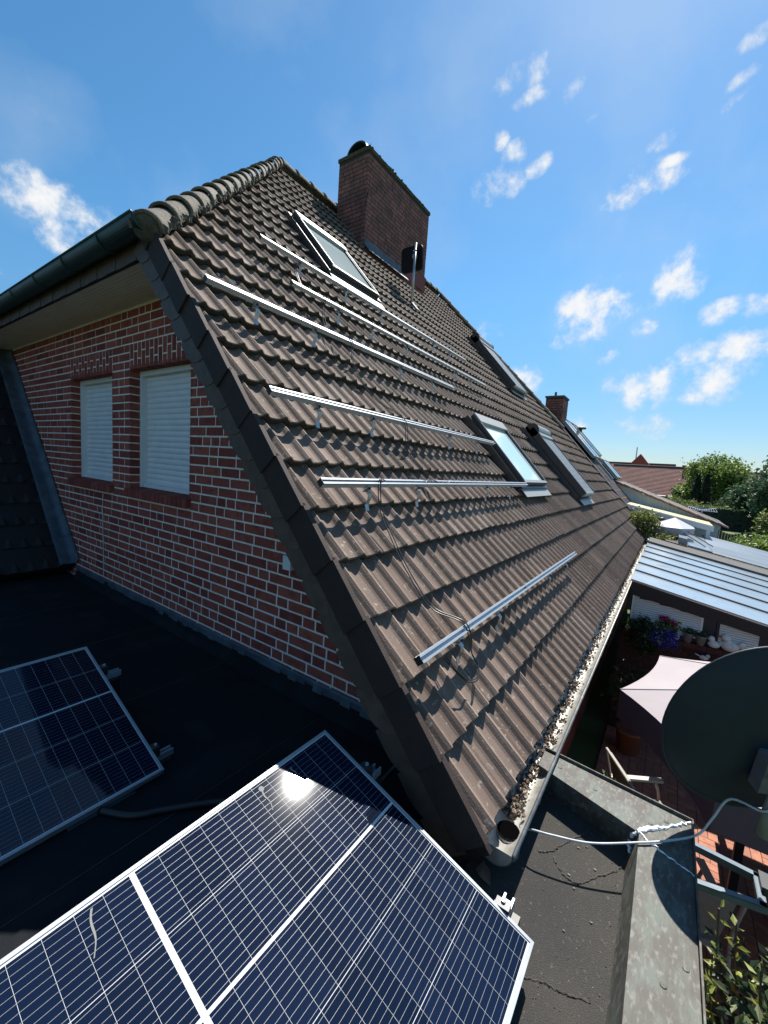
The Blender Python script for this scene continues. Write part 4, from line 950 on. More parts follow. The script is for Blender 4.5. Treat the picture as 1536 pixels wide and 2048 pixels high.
duck(-1.31, 1.45, 'larger white duck figurine on the sill under the second blind')
t = thing('owl_figurine', 'white owl figurine standing between the blue lobelia and the zinc pots', 'figurine', (XE0 - .03, -.725, SZ_))
m = MB(); m.lathe((XE0 - .03, -.725, SZ_), [(0, 0), (.04, 0), (.046, .04), (.038, .09), (.03, .105), (.034, .13), (.028, .16), (0, .168)], 14); m.build('body', 'figurine', t, smooth=True)
m = MB(); m.blob((XE0 - .062, -.735, SZ_ + .138), .007, 6); m.blob((XE0 - .062, -.715, SZ_ + .138), .007, 6); m.build('eye', 'black_plastic', t)
t = thing('bird_figurine', 'small white bird figurine fixed to the brick wall below the pots', 'figurine', (XE0 - .03, -1.06, -.83))
m = MB(); m.blob((XE0 - .05, -1.06, -.82), (.03, .055, .032), 12); m.blob((XE0 - .055, -1.1, -.785), .026, 10); m.obox((XE0 - .05, -.99, -.8), (.012, 0, 0), (0, .03, .012), (0, 0, .006)); m.build('body', 'figurine', t, smooth=True)
# window boxes
t = thing('trailing_plant', 'dark green trailing plant spilling from the left end of the sill', 'plant', (XE0 - .06, -.3, SZ_))
m = MB(); pts = np.vstack([clump_points((XE0 - .09, -.30, SZ_ + .08), (.12, .22, .15), 80, 18, .035), clump_points((XE0 - .12, -.36, SZ_ - .12), (.09, .17, .22), 70, 16, .035)]); leaves(m, pts, .042, droop=.4); m.build('foliage', 'leaf_dark', t)
m = MB(); m.box((XE0 - .12, -.44, SZ_), (XE0 + .04, -.16, SZ_ + .1)); m.build('trough', 'anthracite', t)
t = thing('lobelia', 'blue and white lobelia spilling over the sill in the middle of the window box', 'flower', (XE0 - .06, -.57, SZ_))
m = MB(); pts = clump_points((XE0 - .09, -.55, SZ_ + .04), (.1, .16, .13), 40, 14, .03); leaves(m, pts, .026); m.build('foliage', 'leaf_bluegreen', t)
m = MB(); pts = clump_points((XE0 - .12, -.60, SZ_ + .0), (.11, .17, .15), 70, 18, .026, shell=.8); leaves(m, pts, .021, asp=.9); m.build('blossom', 'petal_blue', t)
m = MB(); pts = clump_points((XE0 - .13, -.52, SZ_ + .05), (.12, .19, .14), 34, 9, .03, shell=.85); leaves(m, pts, .018, asp=.95); m.build('white_blossom', 'petal_white', t)
m = MB(); m.box((XE0 - .12, -.7, SZ_), (XE0 + .04, -.46, SZ_ + .1)); m.build('trough', 'anthracite', t)
t = thing('geranium', 'bright pink geranium rising behind the blue lobelia', 'flower', (XE0 - .03, -.6, SZ_))
m = MB(); leaves(m, clump_points((XE0 - .06, -.6, SZ_ + .17), (.07, .15, .06), 24, 12, .025), .045, asp=.9); m.build('foliage', 'leaf_mid', t)
m = MB()
for y, z in ((-.53, .27), (-.57, .28), (-.6, .27), (-.66, .25), (-.7, .22)): leaves(m, np.array((XE0 - .1, y, SZ_ + z)) + rng.normal(0, .016, (46, 3)), .024, asp=.95)
m.build('blossom', 'petal_pink', t)
m = MB()
for y, z in ((-.56, .26), (-.63, .24), (-.7, .2)): m.tube([(XE0 - .06, y, SZ_ + .1), (XE0 - .09, y, SZ_ + z)], .003, 5)
m.build('stem', 'stem', t)
t = thing('flower_pot', 'small yellow-green pot with a white label at the far left of the sill', 'flower pot', (XE0 - .1, -.14, SZ_))
m = MB(); m.lathe((XE0 - .1, -.145, SZ_ - .02), [(0, 0), (.035, 0), (.045, .08), (.04, .085), (0, .075)], 14); m.build('pot', 'leaf_lime', t, smooth=True)
m = MB(); m.box((XE0 - .152, -.17, SZ_ + .02), (XE0 - .147, -.115, SZ_ + .055)); m.build('label_card', 'label_white', t)
m = MB(); leaves(m, clump_points((XE0 - .1, -.145, SZ_ + .12), (.03, .03, .05), 10, 8, .014), .024); m.build('plant', 'leaf_yellow', t)

# ================================================================== PATIO: PARASOL, CHAIRS, TABLE, POTS
pc = np.array((3.06, -1.84)); PR = 1.6; PZe, PZt = -.45, .08
par = thing('parasol', 'pale pinkish octagonal garden parasol standing behind the satellite dish', 'parasol', (pc[0], pc[1], GZ))
m = MB(); V = []; angs = [math.radians(99 + 45 * k) for k in range(8)]; NR, NA = 8, 8
for i in range(NR + 1):
    q = i / NR
    for k in range(8):
        a0, a1 = angs[k], angs[k] + math.radians(45)
        for j in range(NA):
            t_ = j / NA; p0 = np.array((math.cos(a0), math.sin(a0))); p1 = np.array((math.cos(a1), math.sin(a1)))
            d = p0 + (p1 - p0) * t_
            sag = 1 - .045 * 4 * t_ * (1 - t_) * q                   # edges are hollow between the ribs
            rad = PR * q * sag; z = PZt + (PZe - PZt) * q - .02 * math.sin(math.pi * q) + .035 * (4 * t_ * (1 - t_)) * (q - .5) * .6 * q
            V.append((pc[0] + d[0] * rad, pc[1] + d[1] * rad, z))
n = 8 * NA
m.add(V, [(i * n + k, (i + 1) * n + k, (i + 1) * n + (k + 1) % n, i * n + (k + 1) % n) for i in range(NR) for k in range(n)])
top = m.build('canopy', 'parasol', par, smooth=False)
sm = np.array([True] * len(top.data.polygons)); top.data.polygons.foreach_set('use_smooth', np.zeros(len(sm), bool))
for k in range(8):
    m = MB(); m.tube([np.array(V[i * n + k * NA]) + (0, 0, .003) for i in range(1, NR + 1)], .004, 5); m.build('seam', 'parasol', par)
m = MB(); ring = V[NR * n:]
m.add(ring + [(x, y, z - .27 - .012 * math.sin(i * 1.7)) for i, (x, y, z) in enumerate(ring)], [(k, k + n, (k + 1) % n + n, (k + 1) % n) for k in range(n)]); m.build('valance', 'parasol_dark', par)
m = MB(); m.tube([(pc[0], pc[1], GZ), (pc[0], pc[1], PZt + .06)], .024, 12); m.build('pole', 'anthracite', par, smooth=True)
m = MB(); m.lathe((pc[0], pc[1], GZ), [(0, .08), (.22, .08), (.25, .05), (.25, 0)], 20); m.build('base', 'grey_felt', par)
for k in range(8):
    m = MB(); a = angs[k]; m.tube([(pc[0], pc[1], PZt - .03), (pc[0] + PR * .99 * math.cos(a), pc[1] + PR * .99 * math.sin(a), PZe - .02)], .008, 6); m.build('rib', 'anthracite', par)

def chair_parts(t):                                       # local coordinates, facing +X
    m = MB()
    m.obox((0, 0, .44), (.24, 0, .0), (0, .23, 0), (0, 0, .025)); m.build('seat', 'chair_cushion', t)
    m = MB(); m.obox((-.25, 0, .70), (.02, 0, -.006), (0, .22, 0), (-.07, 0, .24)); m.build('backrest', 'chair_cushion', t)
    for sy in (-1, 1):
        m = MB(); y = sy * .27
        m.tube(spline([(.26, y, 0), (.25, y, .45), (.2, y, .62)], 6), .014, 8)
        m.build('leg', 'chair_frame', t, smooth=True)
        m = MB(); m.tube(spline([(-.32, y, 0), (-.25, y, .4), (-.25, y, .6), (-.33, y, .94)], 6), .014, 8); m.build('leg', 'chair_frame', t, smooth=True)
        m = MB(); m.obox((0., y, .645), (.26, 0, .01), (0, .028, 0), (0, 0, .012)); m.build('armrest', 'chair_frame', t)
    m = MB(); m.tube([(-.33, -.27, .94), (-.33, .27, .94)], .014, 8); m.build('top_rail', 'chair_frame', t)
first = None
for (x, y, a, lab) in ((2.25, -.82, 20, 'pale cushioned garden chair just behind the parapet, its arms catching the sun'),
                       (3.1, -.62, -60, 'garden chair in deep shade nearest the brick wall'), (2.5, -2.6, 40, 'garden chair hidden largely by the satellite dish')):
    t = thing('garden_chair', lab, 'chair', (0, 0, 0), 'garden chairs round the patio table', (0, 0, 0))
    chair_parts(t); t.location = (x, y, GZ); t.rotation_euler = (0, 0, math.radians(a))
t = thing('garden_table', 'dark garden table in the shade under the parasol', 'table', (3.6, -1.6, GZ))
m = MB(); m.box((2.95, -2.3, GZ + .70), (4.3, -1.2, GZ + .74)); m.build('tabletop', 'wicker', t)
for x in (3.02, 4.22):
    for y in (-2.22, -1.28): m = MB(); m.box((x - .03, y - .03, GZ), (x + .03, y + .03, GZ + .70)); m.build('leg', 'wicker', t)
def potted(x, y, h, w, lab, leaf, petal=None):
    t = thing('potted_plant', lab, 'plant', (x, y, GZ), 'potted plants along the shaded wall')
    m = MB(); m.lathe((x, y, GZ), [(0, 0), (w * .55, 0), (w * .75, .3), (w * .8, .3), (w * .8, .33), (w * .7, .33), (0, .3)], 18); m.build('pot', 'terracotta', t, smooth=True)
    m = MB(); leaves(m, clump_points((x, y, GZ + .35 + h * .5), (w * 1.3, w * 1.3, h * .55), 40, 14, .05), .075); m.build('foliage', leaf, t)
    if petal: m = MB(); leaves(m, clump_points((x - .1, y - .05, GZ + .4 + h * .6), (w, w, h * .4), 7, 22, .025), .035, asp=.9); m.build('blossom', petal, t)
potted(1.85, -.25, .45, .2, 'potted plant with red flowers in the dark corner by the gutter', 'leaf_mid', 'petal_red')
potted(2.75, -.25, .5, .2, 'leafy potted plant against the shaded house wall', 'leaf_dark')
potted(4.9, -.35, .9, .22, 'tall dark potted plant below the trailing window box', 'leaf_dark')
potted(2.15, -1.75, .35, .16, 'small potted plant with pink flowers below the dish', 'leaf_dark', 'petal_pink')

# ================================================================== SATELLITE DISH
DC = np.array((.862, -.879, .422)); DA = .416; DB = .385
fwd = np.array((.871, .465, .158)); fwd /= np.linalg.norm(fwd); dsd = np.cross(fwd, (0, 0, 1)); dsd /= np.linalg.norm(dsd); dup = np.cross(dsd, fwd)
dish = thing('satellite_dish', 'large dark satellite dish seen from behind beside the parapet', 'satellite dish', (1.05, -1.05, -.3))
m = MB(); n = 64; rows = []
for i in range(13):
    q = i / 12; rows.append((q, -.085 * (1 - q * q)))
V = [DC + fwd * z + q * (DB * math.cos(2 * math.pi * k / n) * dsd + DA * math.sin(2 * math.pi * k / n) * dup) for q, z in rows for k in range(n)]
m.add(V, [(i * n + k, i * n + (k + 1) % n, (i + 1) * n + (k + 1) % n, (i + 1) * n + k) for i in range(12) for k in range(n)])
V2 = [DC + fwd * (z + .008) + q * (DB * math.cos(2 * math.pi * k / n) * dsd + DA * math.sin(2 * math.pi * k / n) * dup) for q, z in rows for k in range(n)]
m.add(V2, [(i * n + (k + 1) % n, i * n + k, (i + 1) * n + k, (i + 1) * n + (k + 1) % n) for i in range(12) for k in range(n)])
m.build('reflector', 'dish', dish, smooth=True)
m = MB(); P = [DC + fwd * .004 + 1.008 * (DB * math.cos(2 * math.pi * k / n) * dsd + DA * math.sin(2 * math.pi * k / n) * dup) for k in range(n + 1)]; m.tube(P, .0085, 8, cap=False); m.build('rim', 'dish', dish, smooth=True)
bc = DC - fwd * .085 - dup * .10 + dsd * .035
m = MB(); m.obox(bc - fwd * .03, fwd * .03, dsd * .088, dup * .088); m.build('mount_plate', 'dish_plate', dish)
m = MB()
for a, b in ((-.07, .05), (-.075, 0), (.07, .05)): m.lathe(bc - fwd * .07 + dsd * a + dup * b, [(.008, 0), (.008, -.008), (0, -.009)], 10, ax=(dsd, dup, fwd))
m.build('bolt', 'steel', dish)
m = MB(); p0 = bc - fwd * .05 - dup * .06 - dsd * .02; m.tube([p0, p0 + np.array((-.015, .01, -.09)), p0 + np.array((-.03, .016, -.21))], [.014, .021, .031], 16, cap=True); m.build('feed_arm', 'olive_tube', dish, smooth=True)
m = MB(); m.tube([bc - fwd * .05 + dsd * .085, (.90, -1.1, .1), (.90, -1.08, -.42)], .022, 14); m.build('mast', 'galv_dark', dish, smooth=True)
m = MB(); q = DC - dup * .36 + fwd * .05 + dsd * .02; m.obox(q, fwd * .03, dsd * .02, dup * .028); m.obox(q + dsd * .06 + dup * .012, fwd * .02, dsd * .06, dup * .008); m.build('arm_clamp', 'brass', dish)
br = thing('wall_bracket', 'grey angle-iron bracket holding the dish out from the parapet', 'bracket', (.75, -.72, -.28))
m = MB(); z = -.285
for a, b in (((.95, -.70, z), (.93, -.97, z)), ((.70, -.70, z), (.765, -.97, z)), ((.93, -.97, z), (.765, -.97, z))):
    a, b = np.array(a), np.array(b); d = (b - a) / np.linalg.norm(b - a); sdv = np.cross(d, (0, 0, 1)); L_ = np.linalg.norm(b - a) / 2
    m.obox((a + b) / 2, d * (L_ + .012), sdv * .013, (0, 0, .004)); m.obox((a + b) / 2 + sdv * .013 - np.array((0, 0, .014)), d * (L_ + .012), sdv * .002, (0, 0, .014))
m.build('frame', 'galv_dark', br)
m = MB(); m.obox((.88, -1.03, z), (.05, 0, 0), (0, .06, 0), (0, 0, .03)); m.obox((.95, -1.10, z), (.06, 0, 0), (0, .05, 0), (0, 0, .04)); m.build('mast_clamp', 'black_plastic', br)
# white coax from the gutter across the parapet to the dish
P = spline([(.33, -.06, -.16), (.30, -.10, -.11), (.315, -.18, -.098), (.375, -.33, -.09), (.49, -.50, -.070), (.6, -.62, -.069), (.70, -.715, -.058), (.74, -.76, .02), (.77, -.81, .12), tuple(p0 + np.array((-.04, .04, -.10))), tuple(p0 + np.array((-.055, .0, -.07))), tuple(p0 + np.array((-.06, -.03, -.15))), tuple(p0 + np.array((-.07, -.01, -.25))), tuple(p0 + np.array((-.075, -.05, -.26))), tuple(p0 + np.array((-.05, -.08, -.18))), tuple(p0 + np.array((-.02, -.07, -.03)))])
m = MB(); m.tube(P, .0047, 8); tag(m.build('coax_cable', 'coax', smooth=True), 'grey-white cable strung from the gutter over the parapet to the dish', 'cable')

# ================================================================== SHRUB BELOW THE PARAPET
sh = thing('variegated_shrub', 'variegated shrub with pale new shoots below the parapet, bottom right', 'shrub', (1.1, -1.2, GZ))
m = MB()
pts = clump_points((1.05, -1.25, -1.4), (.55, .42, .55), 150, 14, .07, shell=.6); pts = pts[pts[:, 1] < -.76]; leaves(m, pts, .07, asp=.5)
mst = MB()
for (x, y, h) in ((1.19, -.91, -.76), (1.05, -.88, -.85), (.9, -.85, -.88), (1.3, -1.0, -.85), (.75, -1.0, -.95), (1.1, -1.08, -.85), (1.35, -1.2, -.9), (.6, -.95, -1.0)):
    P = spline([(x * .9 + .1, y - .15, -1.6), (x, y - .04, -1.2), (x + random.uniform(-.05, .05), y, h)], 10); mst.tube(P, .005, 5)
    for p in P[8:]: leaves(m, np.array([p] * 1) + rng.normal(0, .012, (1, 3)), .06, asp=.5, up=.5, mi=1)
m.build('foliage', ['leaf_variegated', 'leaf_lime'], sh); mst.tube([(1.08, -1.3, GZ), (1.08, -1.28, -1.5)], .03, 8); mst.build('stem', 'stem', sh)

# ================================================================== NEIGHBOUR'S ROOF AND BEYOND
nb = thing('terraced_house', 'neighbouring house with orange tiles and solar-thermal collectors joined to the brown roof', 'house', (16, 4, GZ))
m = MB(); tile_sheet(m, lambda x, s, h: S(x, s, h - .01), XE + .05, 19.2, .95, 14, step=.0375, g=.33, xhi=lambda s: 19.2 - np.clip(s - 2, 0, 9) * .42); nroof = m.build('roof', ['orange_tile', 'tile_nose'], nb)
m = MB(); m.prism([S(XE + .05, .97, -.03), S(19.2, .97, -.03), S(19.2, 2, -.03), S(17.7, 5.5, -.03), S(XE + .05, 5.5, -.03)], (0, .08, -.08)); m.build('sheathing', 'brown_wood', nroof)
for x0, x1, s0, s1 in ((14.55, 16.3, 3.05, 4.9), (16.5, 18.2, 2.15, 3.0), (16.5, 17.6, 3.3, 4.9)):
    m = MB(); m.box((x0, s0, .05), (x1, s1, .13), f=S); c = m.build('collector', 'collector', nb)
    m = MB()
    for a, b in (((x0 - .03, s0 - .03, .04), (x1 + .03, s0, .145)), ((x0 - .03, s1, .04), (x1 + .03, s1 + .03, .145)), ((x0 - .03, s0, .04), (x0, s1, .145)), ((x1, s0, .04), (x1 + .03, s1, .145)), (((x0 + x1) / 2 - .015, s0, .1), ((x0 + x1) / 2 + .015, s1, .14))): m.box(a, b, f=S)
    m.build('collector_frame', 'frame_silver', c)
m = MB(); m.box((15.0, 2.05, .03), (15.12, 3.0, .1), f=S); m.build('gutter_rail', 'frame_silver', nb)
m = MB(); mo = MB()
brick_face(m, mo, (14.3, 3.1, 3.3), (0, 1, 0), (0, 0, 1), (-1, 0, 0), .6, 1.08, seed=31, depth=.006); brick_face(m, mo, (14.3, 3.1, 3.3), (1, 0, 0), (0, 0, 1), (0, -1, 0), .8, 1.08, seed=32, depth=.006)
chn = m.build('chimney', 'brick_sooty', nb); m = MB(); m.box((14.3, 3.1, 3.0), (15.1, 3.7, 4.36)); m.build('chimney_core', 'mortar_dark', chn)
m = MB(); m.box((14.27, 3.07, 4.36), (15.13, 3.73, 4.42)); m.tube([(14.6, 3.45, 4.42), (14.6, 3.45, 4.6)], .04, 8); m.build('chimney_cap', 'grey_felt', chn)
m = MB(); m.box((XE + .1, 1.2, GZ), (19, 1.4, .6)); m.build('wall', 'brick', nb)
m = MB(); m.lathe((17.6, 3.0, 3.3), [(.0, .42), (.2, .36), (.2, .3), (.05, .3), (.05, 0), (.12, -.1)], 12); m.build('roof_fan', 'dark_grey_metal', nb)
m = MB(); half_gutter(m, (XE + .05, S(0, .95)[1] - .05, .66), (17, S(0, .95)[1] - .05, .66), .06, outer=1); m.build('gutter', 'zinc', nb)

an = thing('white_annex', 'white boarded annex with a long mono-pitch roof edged in pink tiles', 'annex', (17, -.5, GZ))
m = MB(); 
zt = lambda y: 1.42 + (y - 1.1) * .375
for k in range(26):
    y0 = 1.3 - k * .125; y1 = y0 - .12
    m.prism([(16.5, y0, .1), (16.5, y1, .1), (16.5, y1, zt(y1) - .06), (16.5, y0, zt(y0) - .06)], (.04, 0, 0))
m.box((16.52, -1.9, GZ), (16.6, 1.3, .3)); m.build('boarding', 'white_board', an)
m = MB(); m.prism([(16.38, 1.35, zt(1.35) - .05), (16.38, -2.1, zt(-2.1) - .05), (16.38, -2.1, zt(-2.1) + .02), (16.38, 1.35, zt(1.35) + .02)], (3.2, 0, 0)); m.build('roof', 'grey_felt', an)
m = MB()
for k in range(12): y0 = 1.35 - k * .29; m.prism([(16.3, y0, zt(y0) + .04), (16.3, y0 - .3, zt(y0 - .3) + .02), (16.3, y0 - .3, zt(y0 - .3) - .03), (16.3, y0, zt(y0) - .01)], (.28, 0, 0), random.random())
m.build('verge_tiles', 'pink_trim', an)
po = thing('flat_porch', 'low flat porch roof with faded yellow-green felt in front of the white annex', 'porch', (15, -.4, GZ))
m = MB(); zp = lambda y: .63 + (y + .06) * .19
m.prism([(14.5, .75, zp(.75)), (14.5, -1.6, zp(-1.6)), (16.4, -1.6, zp(-1.6)), (16.4, .75, zp(.75))], (0, 0, -.04)); m.build('roof', 'green_felt', po)
m = MB(); m.prism([(14.46, .75, zp(.75) - .02), (14.46, -1.62, zp(-1.62) - .02), (14.46, -1.62, zp(-1.62) - .17), (14.46, .75, zp(.75) - .17)], (.035, 0, 0)); m.build('fascia', 'white_board', po)
m = MB()
for y in (-1.5, -.4, .6): m.box((14.5, y - .05, GZ), (14.6, y + .05, zp(y) - .05))
m.build('post', 'white_board', po)
tn = thing('white_umbrella', 'greyish white closed-sided sunshade between the hydrangea and the porch', 'sunshade', (12.6, -.65, GZ))
m = MB(); c = (12.6, -.60); n = 8; apex = (c[0], c[1], .60)
ring = [(c[0] + .75 * math.cos(2 * math.pi * (k + .5) / n), c[1] + .5 * math.sin(2 * math.pi * (k + .5) / n), .36) for k in range(n)]
m.add([apex] + ring + [(x, y, z - .16) for x, y, z in ring], [(0, 1 + k, 1 + (k + 1) % n) for k in range(n)] + [(1 + k, 1 + n + k, 1 + n + (k + 1) % n, 1 + (k + 1) % n) for k in range(n)]); m.build('canopy', 'tent', tn)
m = MB(); m.tube([(c[0], c[1], GZ), (c[0], c[1], .58)], .025, 8); m.build('pole', 'white_pvc', tn)
m = MB(); m.tube([(12.2, -.5, .42), (11.6, -1.3, .0)], .012, 6); m.tube([(12.4, -.5, .5), (11.7, -1.45, .02)], .012, 6); tag(m.build('garden_poles', 'grey_felt'), 'two thin dark poles leaning across in front of the sunshade', 'pole')
dr = thing('rotary_dryer', 'tilted rotary clothes dryer in front of the clipped hedge', 'clothes dryer', (19, -1.6, GZ))
m = MB(); m.tube([(19, -1.55, GZ), (19, -1.5, .6)], .03, 8); m.build('pole', 'aluminium', dr)
for a in range(4):
    m = MB(); an_ = math.radians(45 + 90 * a); m.tube([(19, -1.5, .6), (19 + .9 * math.cos(an_), -1.5 + .62 * math.sin(an_), .64 + .06 * math.cos(an_))], .014, 6); m.build('arm', 'aluminium', dr)
m = MB()
for k in range(1, 7):
    P = [(19 + .15 * k * math.cos(math.radians(45 + 90 * a)), -1.5 + .103 * k * math.sin(math.radians(45 + 90 * a)), .6 + (.04 + .06 * math.cos(math.radians(45 + 90 * a))) * k / 6) for a in range(5)]; m.tube(P, .006, 4)
m.build('lines', 'coax', dr)

# garden plants, middle distance
def bush(name, label, c, r, mt, nl, per, lf, cr, cat='bush', group=None, trunk=True):
    t = thing(name, label, cat, (c[0], c[1], GZ), group)
    m = MB(); pts = clump_points(c, r, nl, per, cr); pts = pts[pts[:, 2] > GZ + .02]; leaves(m, pts, lf); m.build('foliage', mt, t)
    if trunk:
        m = MB(); b = np.array((c[0], c[1], GZ))
        m.tube([b, b + (0.05, 0, (c[2] - GZ) * .5), (c[0], c[1], c[2])], [.05, .04, .02], 8)
        for k in range(5):
            d = rng.normal(size=3); d[2] = abs(d[2]); d /= np.linalg.norm(d); m.tube([np.array(c) - (0, 0, r[2] * .5), np.array(c) + d * np.array(r) * .7], [.025, .008], 6)
        m.build('stem', 'bark', t)
    return t
bush('hydrangea', 'round yellow-green hydrangea just past the far end of the gutter', (12.3, .10, .35), (.55, .38, .45), 'leaf_yellow', 120, 16, .085, .07)
bush('golden_shrub', 'low golden shrub directly below the far end of the gutter', (11.7, -.42, .0), (.45, .32, .22), 'leaf_yellow', 70, 14, .07, .06)
bush('garden_bush', 'tall light green bush behind the corrugated lean-to roof, at the right edge', (18.5, -3.9, -.7), (1.5, 1.3, .68), 'leaf_mid', 200, 22, .16, .16)
bush('garden_bush', 'brownish low bush between the porch and the light green bush', (16.8, -1.75, -.9), (.9, .55, .4), 'leaf_dark', 90, 18, .1, .1)
bush('garden_bush', 'mid green bush beside the light green bush, nearer the porch', (17.2, -2.6, -.8), (1.0, .6, .5), 'leaf_mid', 90, 18, .12, .12)
bush('garden_bush', 'small yellowish bush sticking up in front of the hedge', (24, -4.2, .0), (.42, .4, .55), 'leaf_yellow', 50, 16, .14, .12)
bush('garden_bush', 'dark bush filling the gap behind the lean-to roof', (16.4, -4.2, -1.1), (1.6, 1.5, .55), 'leaf_dark', 130, 18, .12, .14)
# clipped hedge
hd = thing('clipped_hedge', 'long dark clipped hedge crossing the gardens', 'hedge', (48, -8, GZ))
m = MB(); m.box((47.6, -30, GZ), (48.6, 2.2, -.35)); m.build('core', 'conifer', hd)
m = MB(); pts = np.stack([47.55 + rng.normal(0, .05, 9000), rng.uniform(-30, 2.2, 9000), rng.uniform(GZ, -.3, 9000)], 1); pt2 = np.stack([rng.uniform(47.6, 48.6, 4000), rng.uniform(-30, 2.2, 4000), -.33 + rng.normal(0, .04, 4000)], 1)
leaves(m, pts, .16); m.build('side_foliage', 'conifer', hd); m = MB(); leaves(m, pt2, .16, up=1.); m.build('top_foliage', 'leaf_mid', hd)
# fence panel in front of the hedge
fe = thing('wooden_fence', 'weathered wooden fence panel in front of the hedge', 'fence', (26, -3.2, GZ)); m = MB()
for k in range(26): m.box((26, -2.0 - k * .12, GZ), (26.03, -2.11 - k * .12, -.7 + .1 * math.sin(k * .5)), random.random())
m.build('boards', 'bark', fe)

def tree(name, label, x, y, ztop, rx, ry, zlow, mt, nl, per, lf, cr, group=None):
    t = thing(name, label, 'tree', (x, y, GZ), group)
    zc = (ztop + zlow) / 2; rz = (ztop - zlow) / 2
    m = MB()
    pts = [clump_points((x, y, zc), (rx, ry, rz), nl, per, cr, shell=.6)]
    for k in range(7):
        a = 2 * math.pi * k / 7; pts.append(clump_points((x + rx * .5 * math.cos(a), y + ry * .55 * math.sin(a), zc + rz * random.uniform(-.3, .45)), (rx * .5, ry * .5, rz * .5), nl // 8, per, cr))
    leaves(m, np.vstack(pts), lf, asp=.7); m.build('crown', mt, t)
    m = MB(); m.tube([(x, y, GZ), (x + .1, y, zlow), (x, y, zc)], [.3, .24, .12], 10)
    for k in range(7):
        d = rng.normal(size=3); d[2] = abs(d[2]) + .3; d /= np.linalg.norm(d); m.tube([(x, y, zlow + .3), tuple(np.array((x, y, zc)) + d * (rx * .6, ry * .6, rz * .6))], [.12, .03], 6)
    m.build('trunk', 'bark', t)
tree('broadleaf_tree', 'large round broadleaf tree with sunlit crown beyond the hedge', 62, -4.7, 5.45, 3.2, 3.1, -.6, 'leaf_mid', 300, 26, .3, .34)
tree('broadleaf_tree', 'lower broadleaf tree between the red-brown roof and the large round tree', 60, -1.9, 1.9, 1.6, 1.15, -1.2, 'leaf_mid', 90, 24, .32, .3)
tree('broadleaf_tree', 'dark tall tree at the right edge of the photo', 46, -8.6, 5.2, 2.2, 2.6, -1.5, 'leaf_bluegreen', 200, 26, .3, .32)
tree('broadleaf_tree', 'dark rounded tree between the large tree and the tree at the right edge', 50, -6.9, 2.8, 1.8, 1.9, -1.5, 'leaf_bluegreen', 120, 24, .3, .3)
tree('broadleaf_tree', 'small pale tree low beside the hedge at the foot of the red-brown house', 56, -.6, .3, 1.2, 1.3, -1.9, 'leaf_yellow', 60, 22, .26, .24)
for k, (x, y, zt_, lab) in enumerate(((57, -2.7, 2.7, 'left one of two narrow dark conifers before the large tree'), (57, -3.55, 2.9, 'right one of two narrow dark conifers before the large tree'))):
    t = thing('conifer', lab, 'tree', (x, y, GZ), 'narrow conifers before the large tree'); m = MB(); P = []
    for i in range(2600):
        q = random.random() ** .8; z = GZ + .2 + q * (zt_ - GZ - .2); rr = .62 * (1 - q) ** .55 * (1 if q > .05 else .7); a = random.uniform(0, 2 * math.pi); rr *= random.uniform(.7, 1.05); P.append((x + rr * math.cos(a), y + rr * math.sin(a), z))
    leaves(m, np.array(P), .26, up=1.2, asp=.4); m.build('crown', 'conifer', t)
    m = MB(); m.tube([(x, y, GZ), (x, y, zt_ - .8)], [.1, .03], 8); m.build('trunk', 'bark', t)
for (y, w, mt, lab) in ((-2.2, 2.2, 'leaf_yellow', 'pale green border shrubs just above the hedge'), (-4.6, 2.2, 'leaf_dark', 'brownish border shrubs above the middle of the hedge'), (-6.3, 1.4, 'leaf_mid', 'round light green shrub above the hedge near the dark trees')):
    bush('border_shrub', lab, (52, y, -.55), (.8, w * .6, .75), mt, 70, 18, .2, .18, 'shrub')

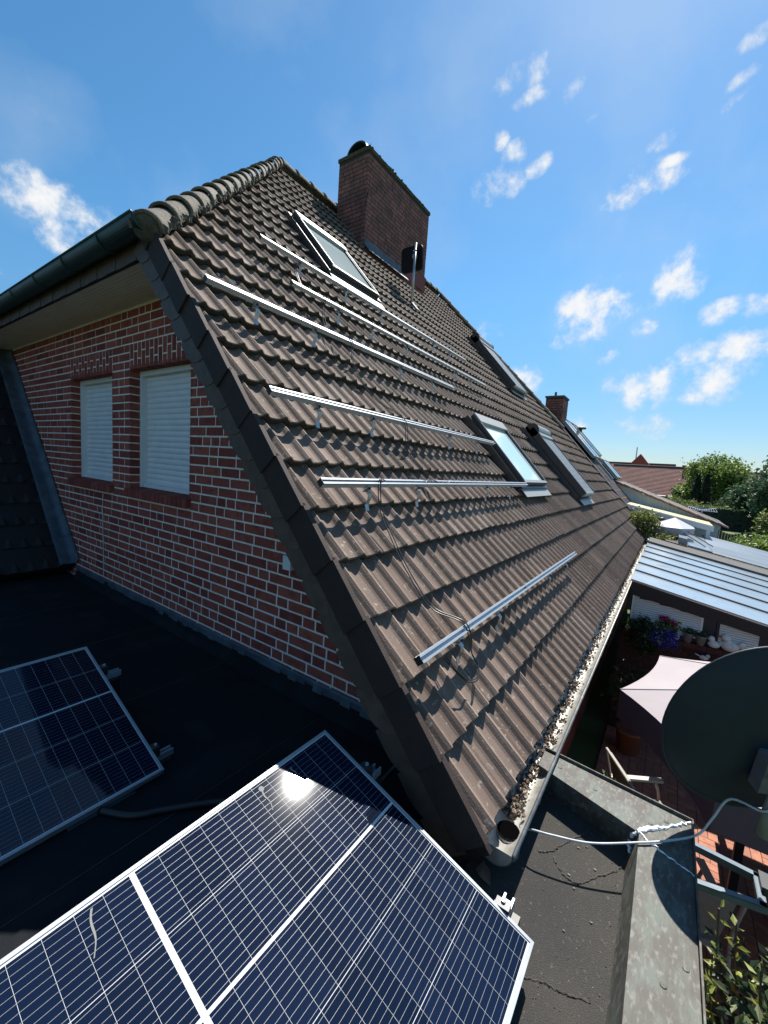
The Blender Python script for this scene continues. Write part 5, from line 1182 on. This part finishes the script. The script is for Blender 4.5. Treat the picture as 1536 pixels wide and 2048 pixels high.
def far_house(name, label, x, y0, y1, ze, zr, mt, d=6., chim=None, gable=None):
    t = thing(name, label, 'house', (x + d / 2, (y0 + y1) / 2, GZ))
    m = MB(); m.box((x + .4, min(y0, y1) + .2, GZ), (x + 2 * d - .4, max(y0, y1) - .2, ze)); m.build('wall', 'brick', t)
    m = MB(); sl = (zr - ze) / d; nc = 22
    for c in range(nc):
        a, b = c / nc, (c + 1) / nc
        for i in range(40):
            ya = y0 + (y1 - y0) * i / 40; yb = y0 + (y1 - y0) * (i + 1) / 40; tn_ = random.random()
            m.add([(x + a * d, ya, ze + a * (zr - ze) + .06), (x + a * d, yb, ze + a * (zr - ze) + .06), (x + b * d, yb, ze + b * (zr - ze)), (x + b * d, ya, ze + b * (zr - ze)), (x + a * d + .02, ya, ze + a * (zr - ze) - .07), (x + a * d + .02, yb, ze + a * (zr - ze) - .07)], [(0, 1, 2, 3), (4, 5, 1, 0)], tn_)
    m.prism([(x + 2 * d, y0, ze), (x + 2 * d, y1, ze), (x + d, y1, zr), (x + d, y0, zr)], (0, 0, -.1)); ro = m.build('roof', mt, t)
    m = MB(); m.tube([(x + d, y0, zr + .02), (x + d, y1, zr + .02)], .14, 8); m.build('ridge_cap', 'grey_felt', ro)
    m = MB(); m.tube([(x - .06, y0, ze), (x - .06, y1, ze)], .08, 8); m.build('gutter', 'white_pvc', t)
    if chim: m = MB(); m.box((x + d - .3, chim - .35, zr - .8), (x + d + .4, chim + .35, zr + chim_h)); m.build('chimney', 'brick_sooty', t)
    return t
chim_h = .9
far_house('detached_house', 'house with a broad red-brown tiled roof behind the white annex', 72, 8.0, -1.4, -.1, 4.35, 'redbrown_tile', 5)
far_house('detached_house', 'brown-roofed house half hidden behind the large round tree', 98, -1.5, -16, .4, 4.9, 'redbrown_tile', 5, chim=-1.9)
t = far_house('detached_house', 'house with a small peaked gable rising behind the red-brown roof', 92, 11.5, -.5, 1.2, 5.55, 'redbrown_tile', 5)
m = MB(); m.prism([(90.5, 7.2, 4.6), (90.5, 3.2, 4.6), (90.5, 5.2, 7.1)], (5, 0, 0)); m.build('gable', 'brick', t); m = MB(); m.tube([(90.5, 5.9, 6), (90.5, 5.9, 8.3)], .09, 6); m.build('flue', 'steel', t)
t = far_house('detached_house', 'house with a rooftop satellite dish at the right behind the trees', 90, -13.5, -26, 1.2, 4.9, 'redbrown_tile', 5)
m = MB(); m.tube([(95, -16, 4.8), (95, -16, 6.2)], .06, 6); m.lathe((94.8, -16, 5.9), [(0, 0), (.6, .05)], 14, ax=((0, 1, 0), (0, 0, 1), (1, 0, 0))); m.tube([(95, -16.5, 4.8), (95, -16.5, 8.0)], .04, 5); m.build('roof_aerial', 'dark_grey_metal', t)
# far tree line closing the horizon
m = MB()
for k in range(420):
    y = random.uniform(-260, 120); x = 190 + random.uniform(-20, 20); h = random.uniform(3, 6.)
    pts = np.array((x, y, GZ + h * .5)) + rng.normal(size=(30, 3)) * (2.2, 2.6, h * .28); leaves(m, pts, 1.3, asp=.8)
tag(m.build('distant_woods', 'leaf_dark'), 'low line of distant woods on the horizon', 'woods', kind='stuff')
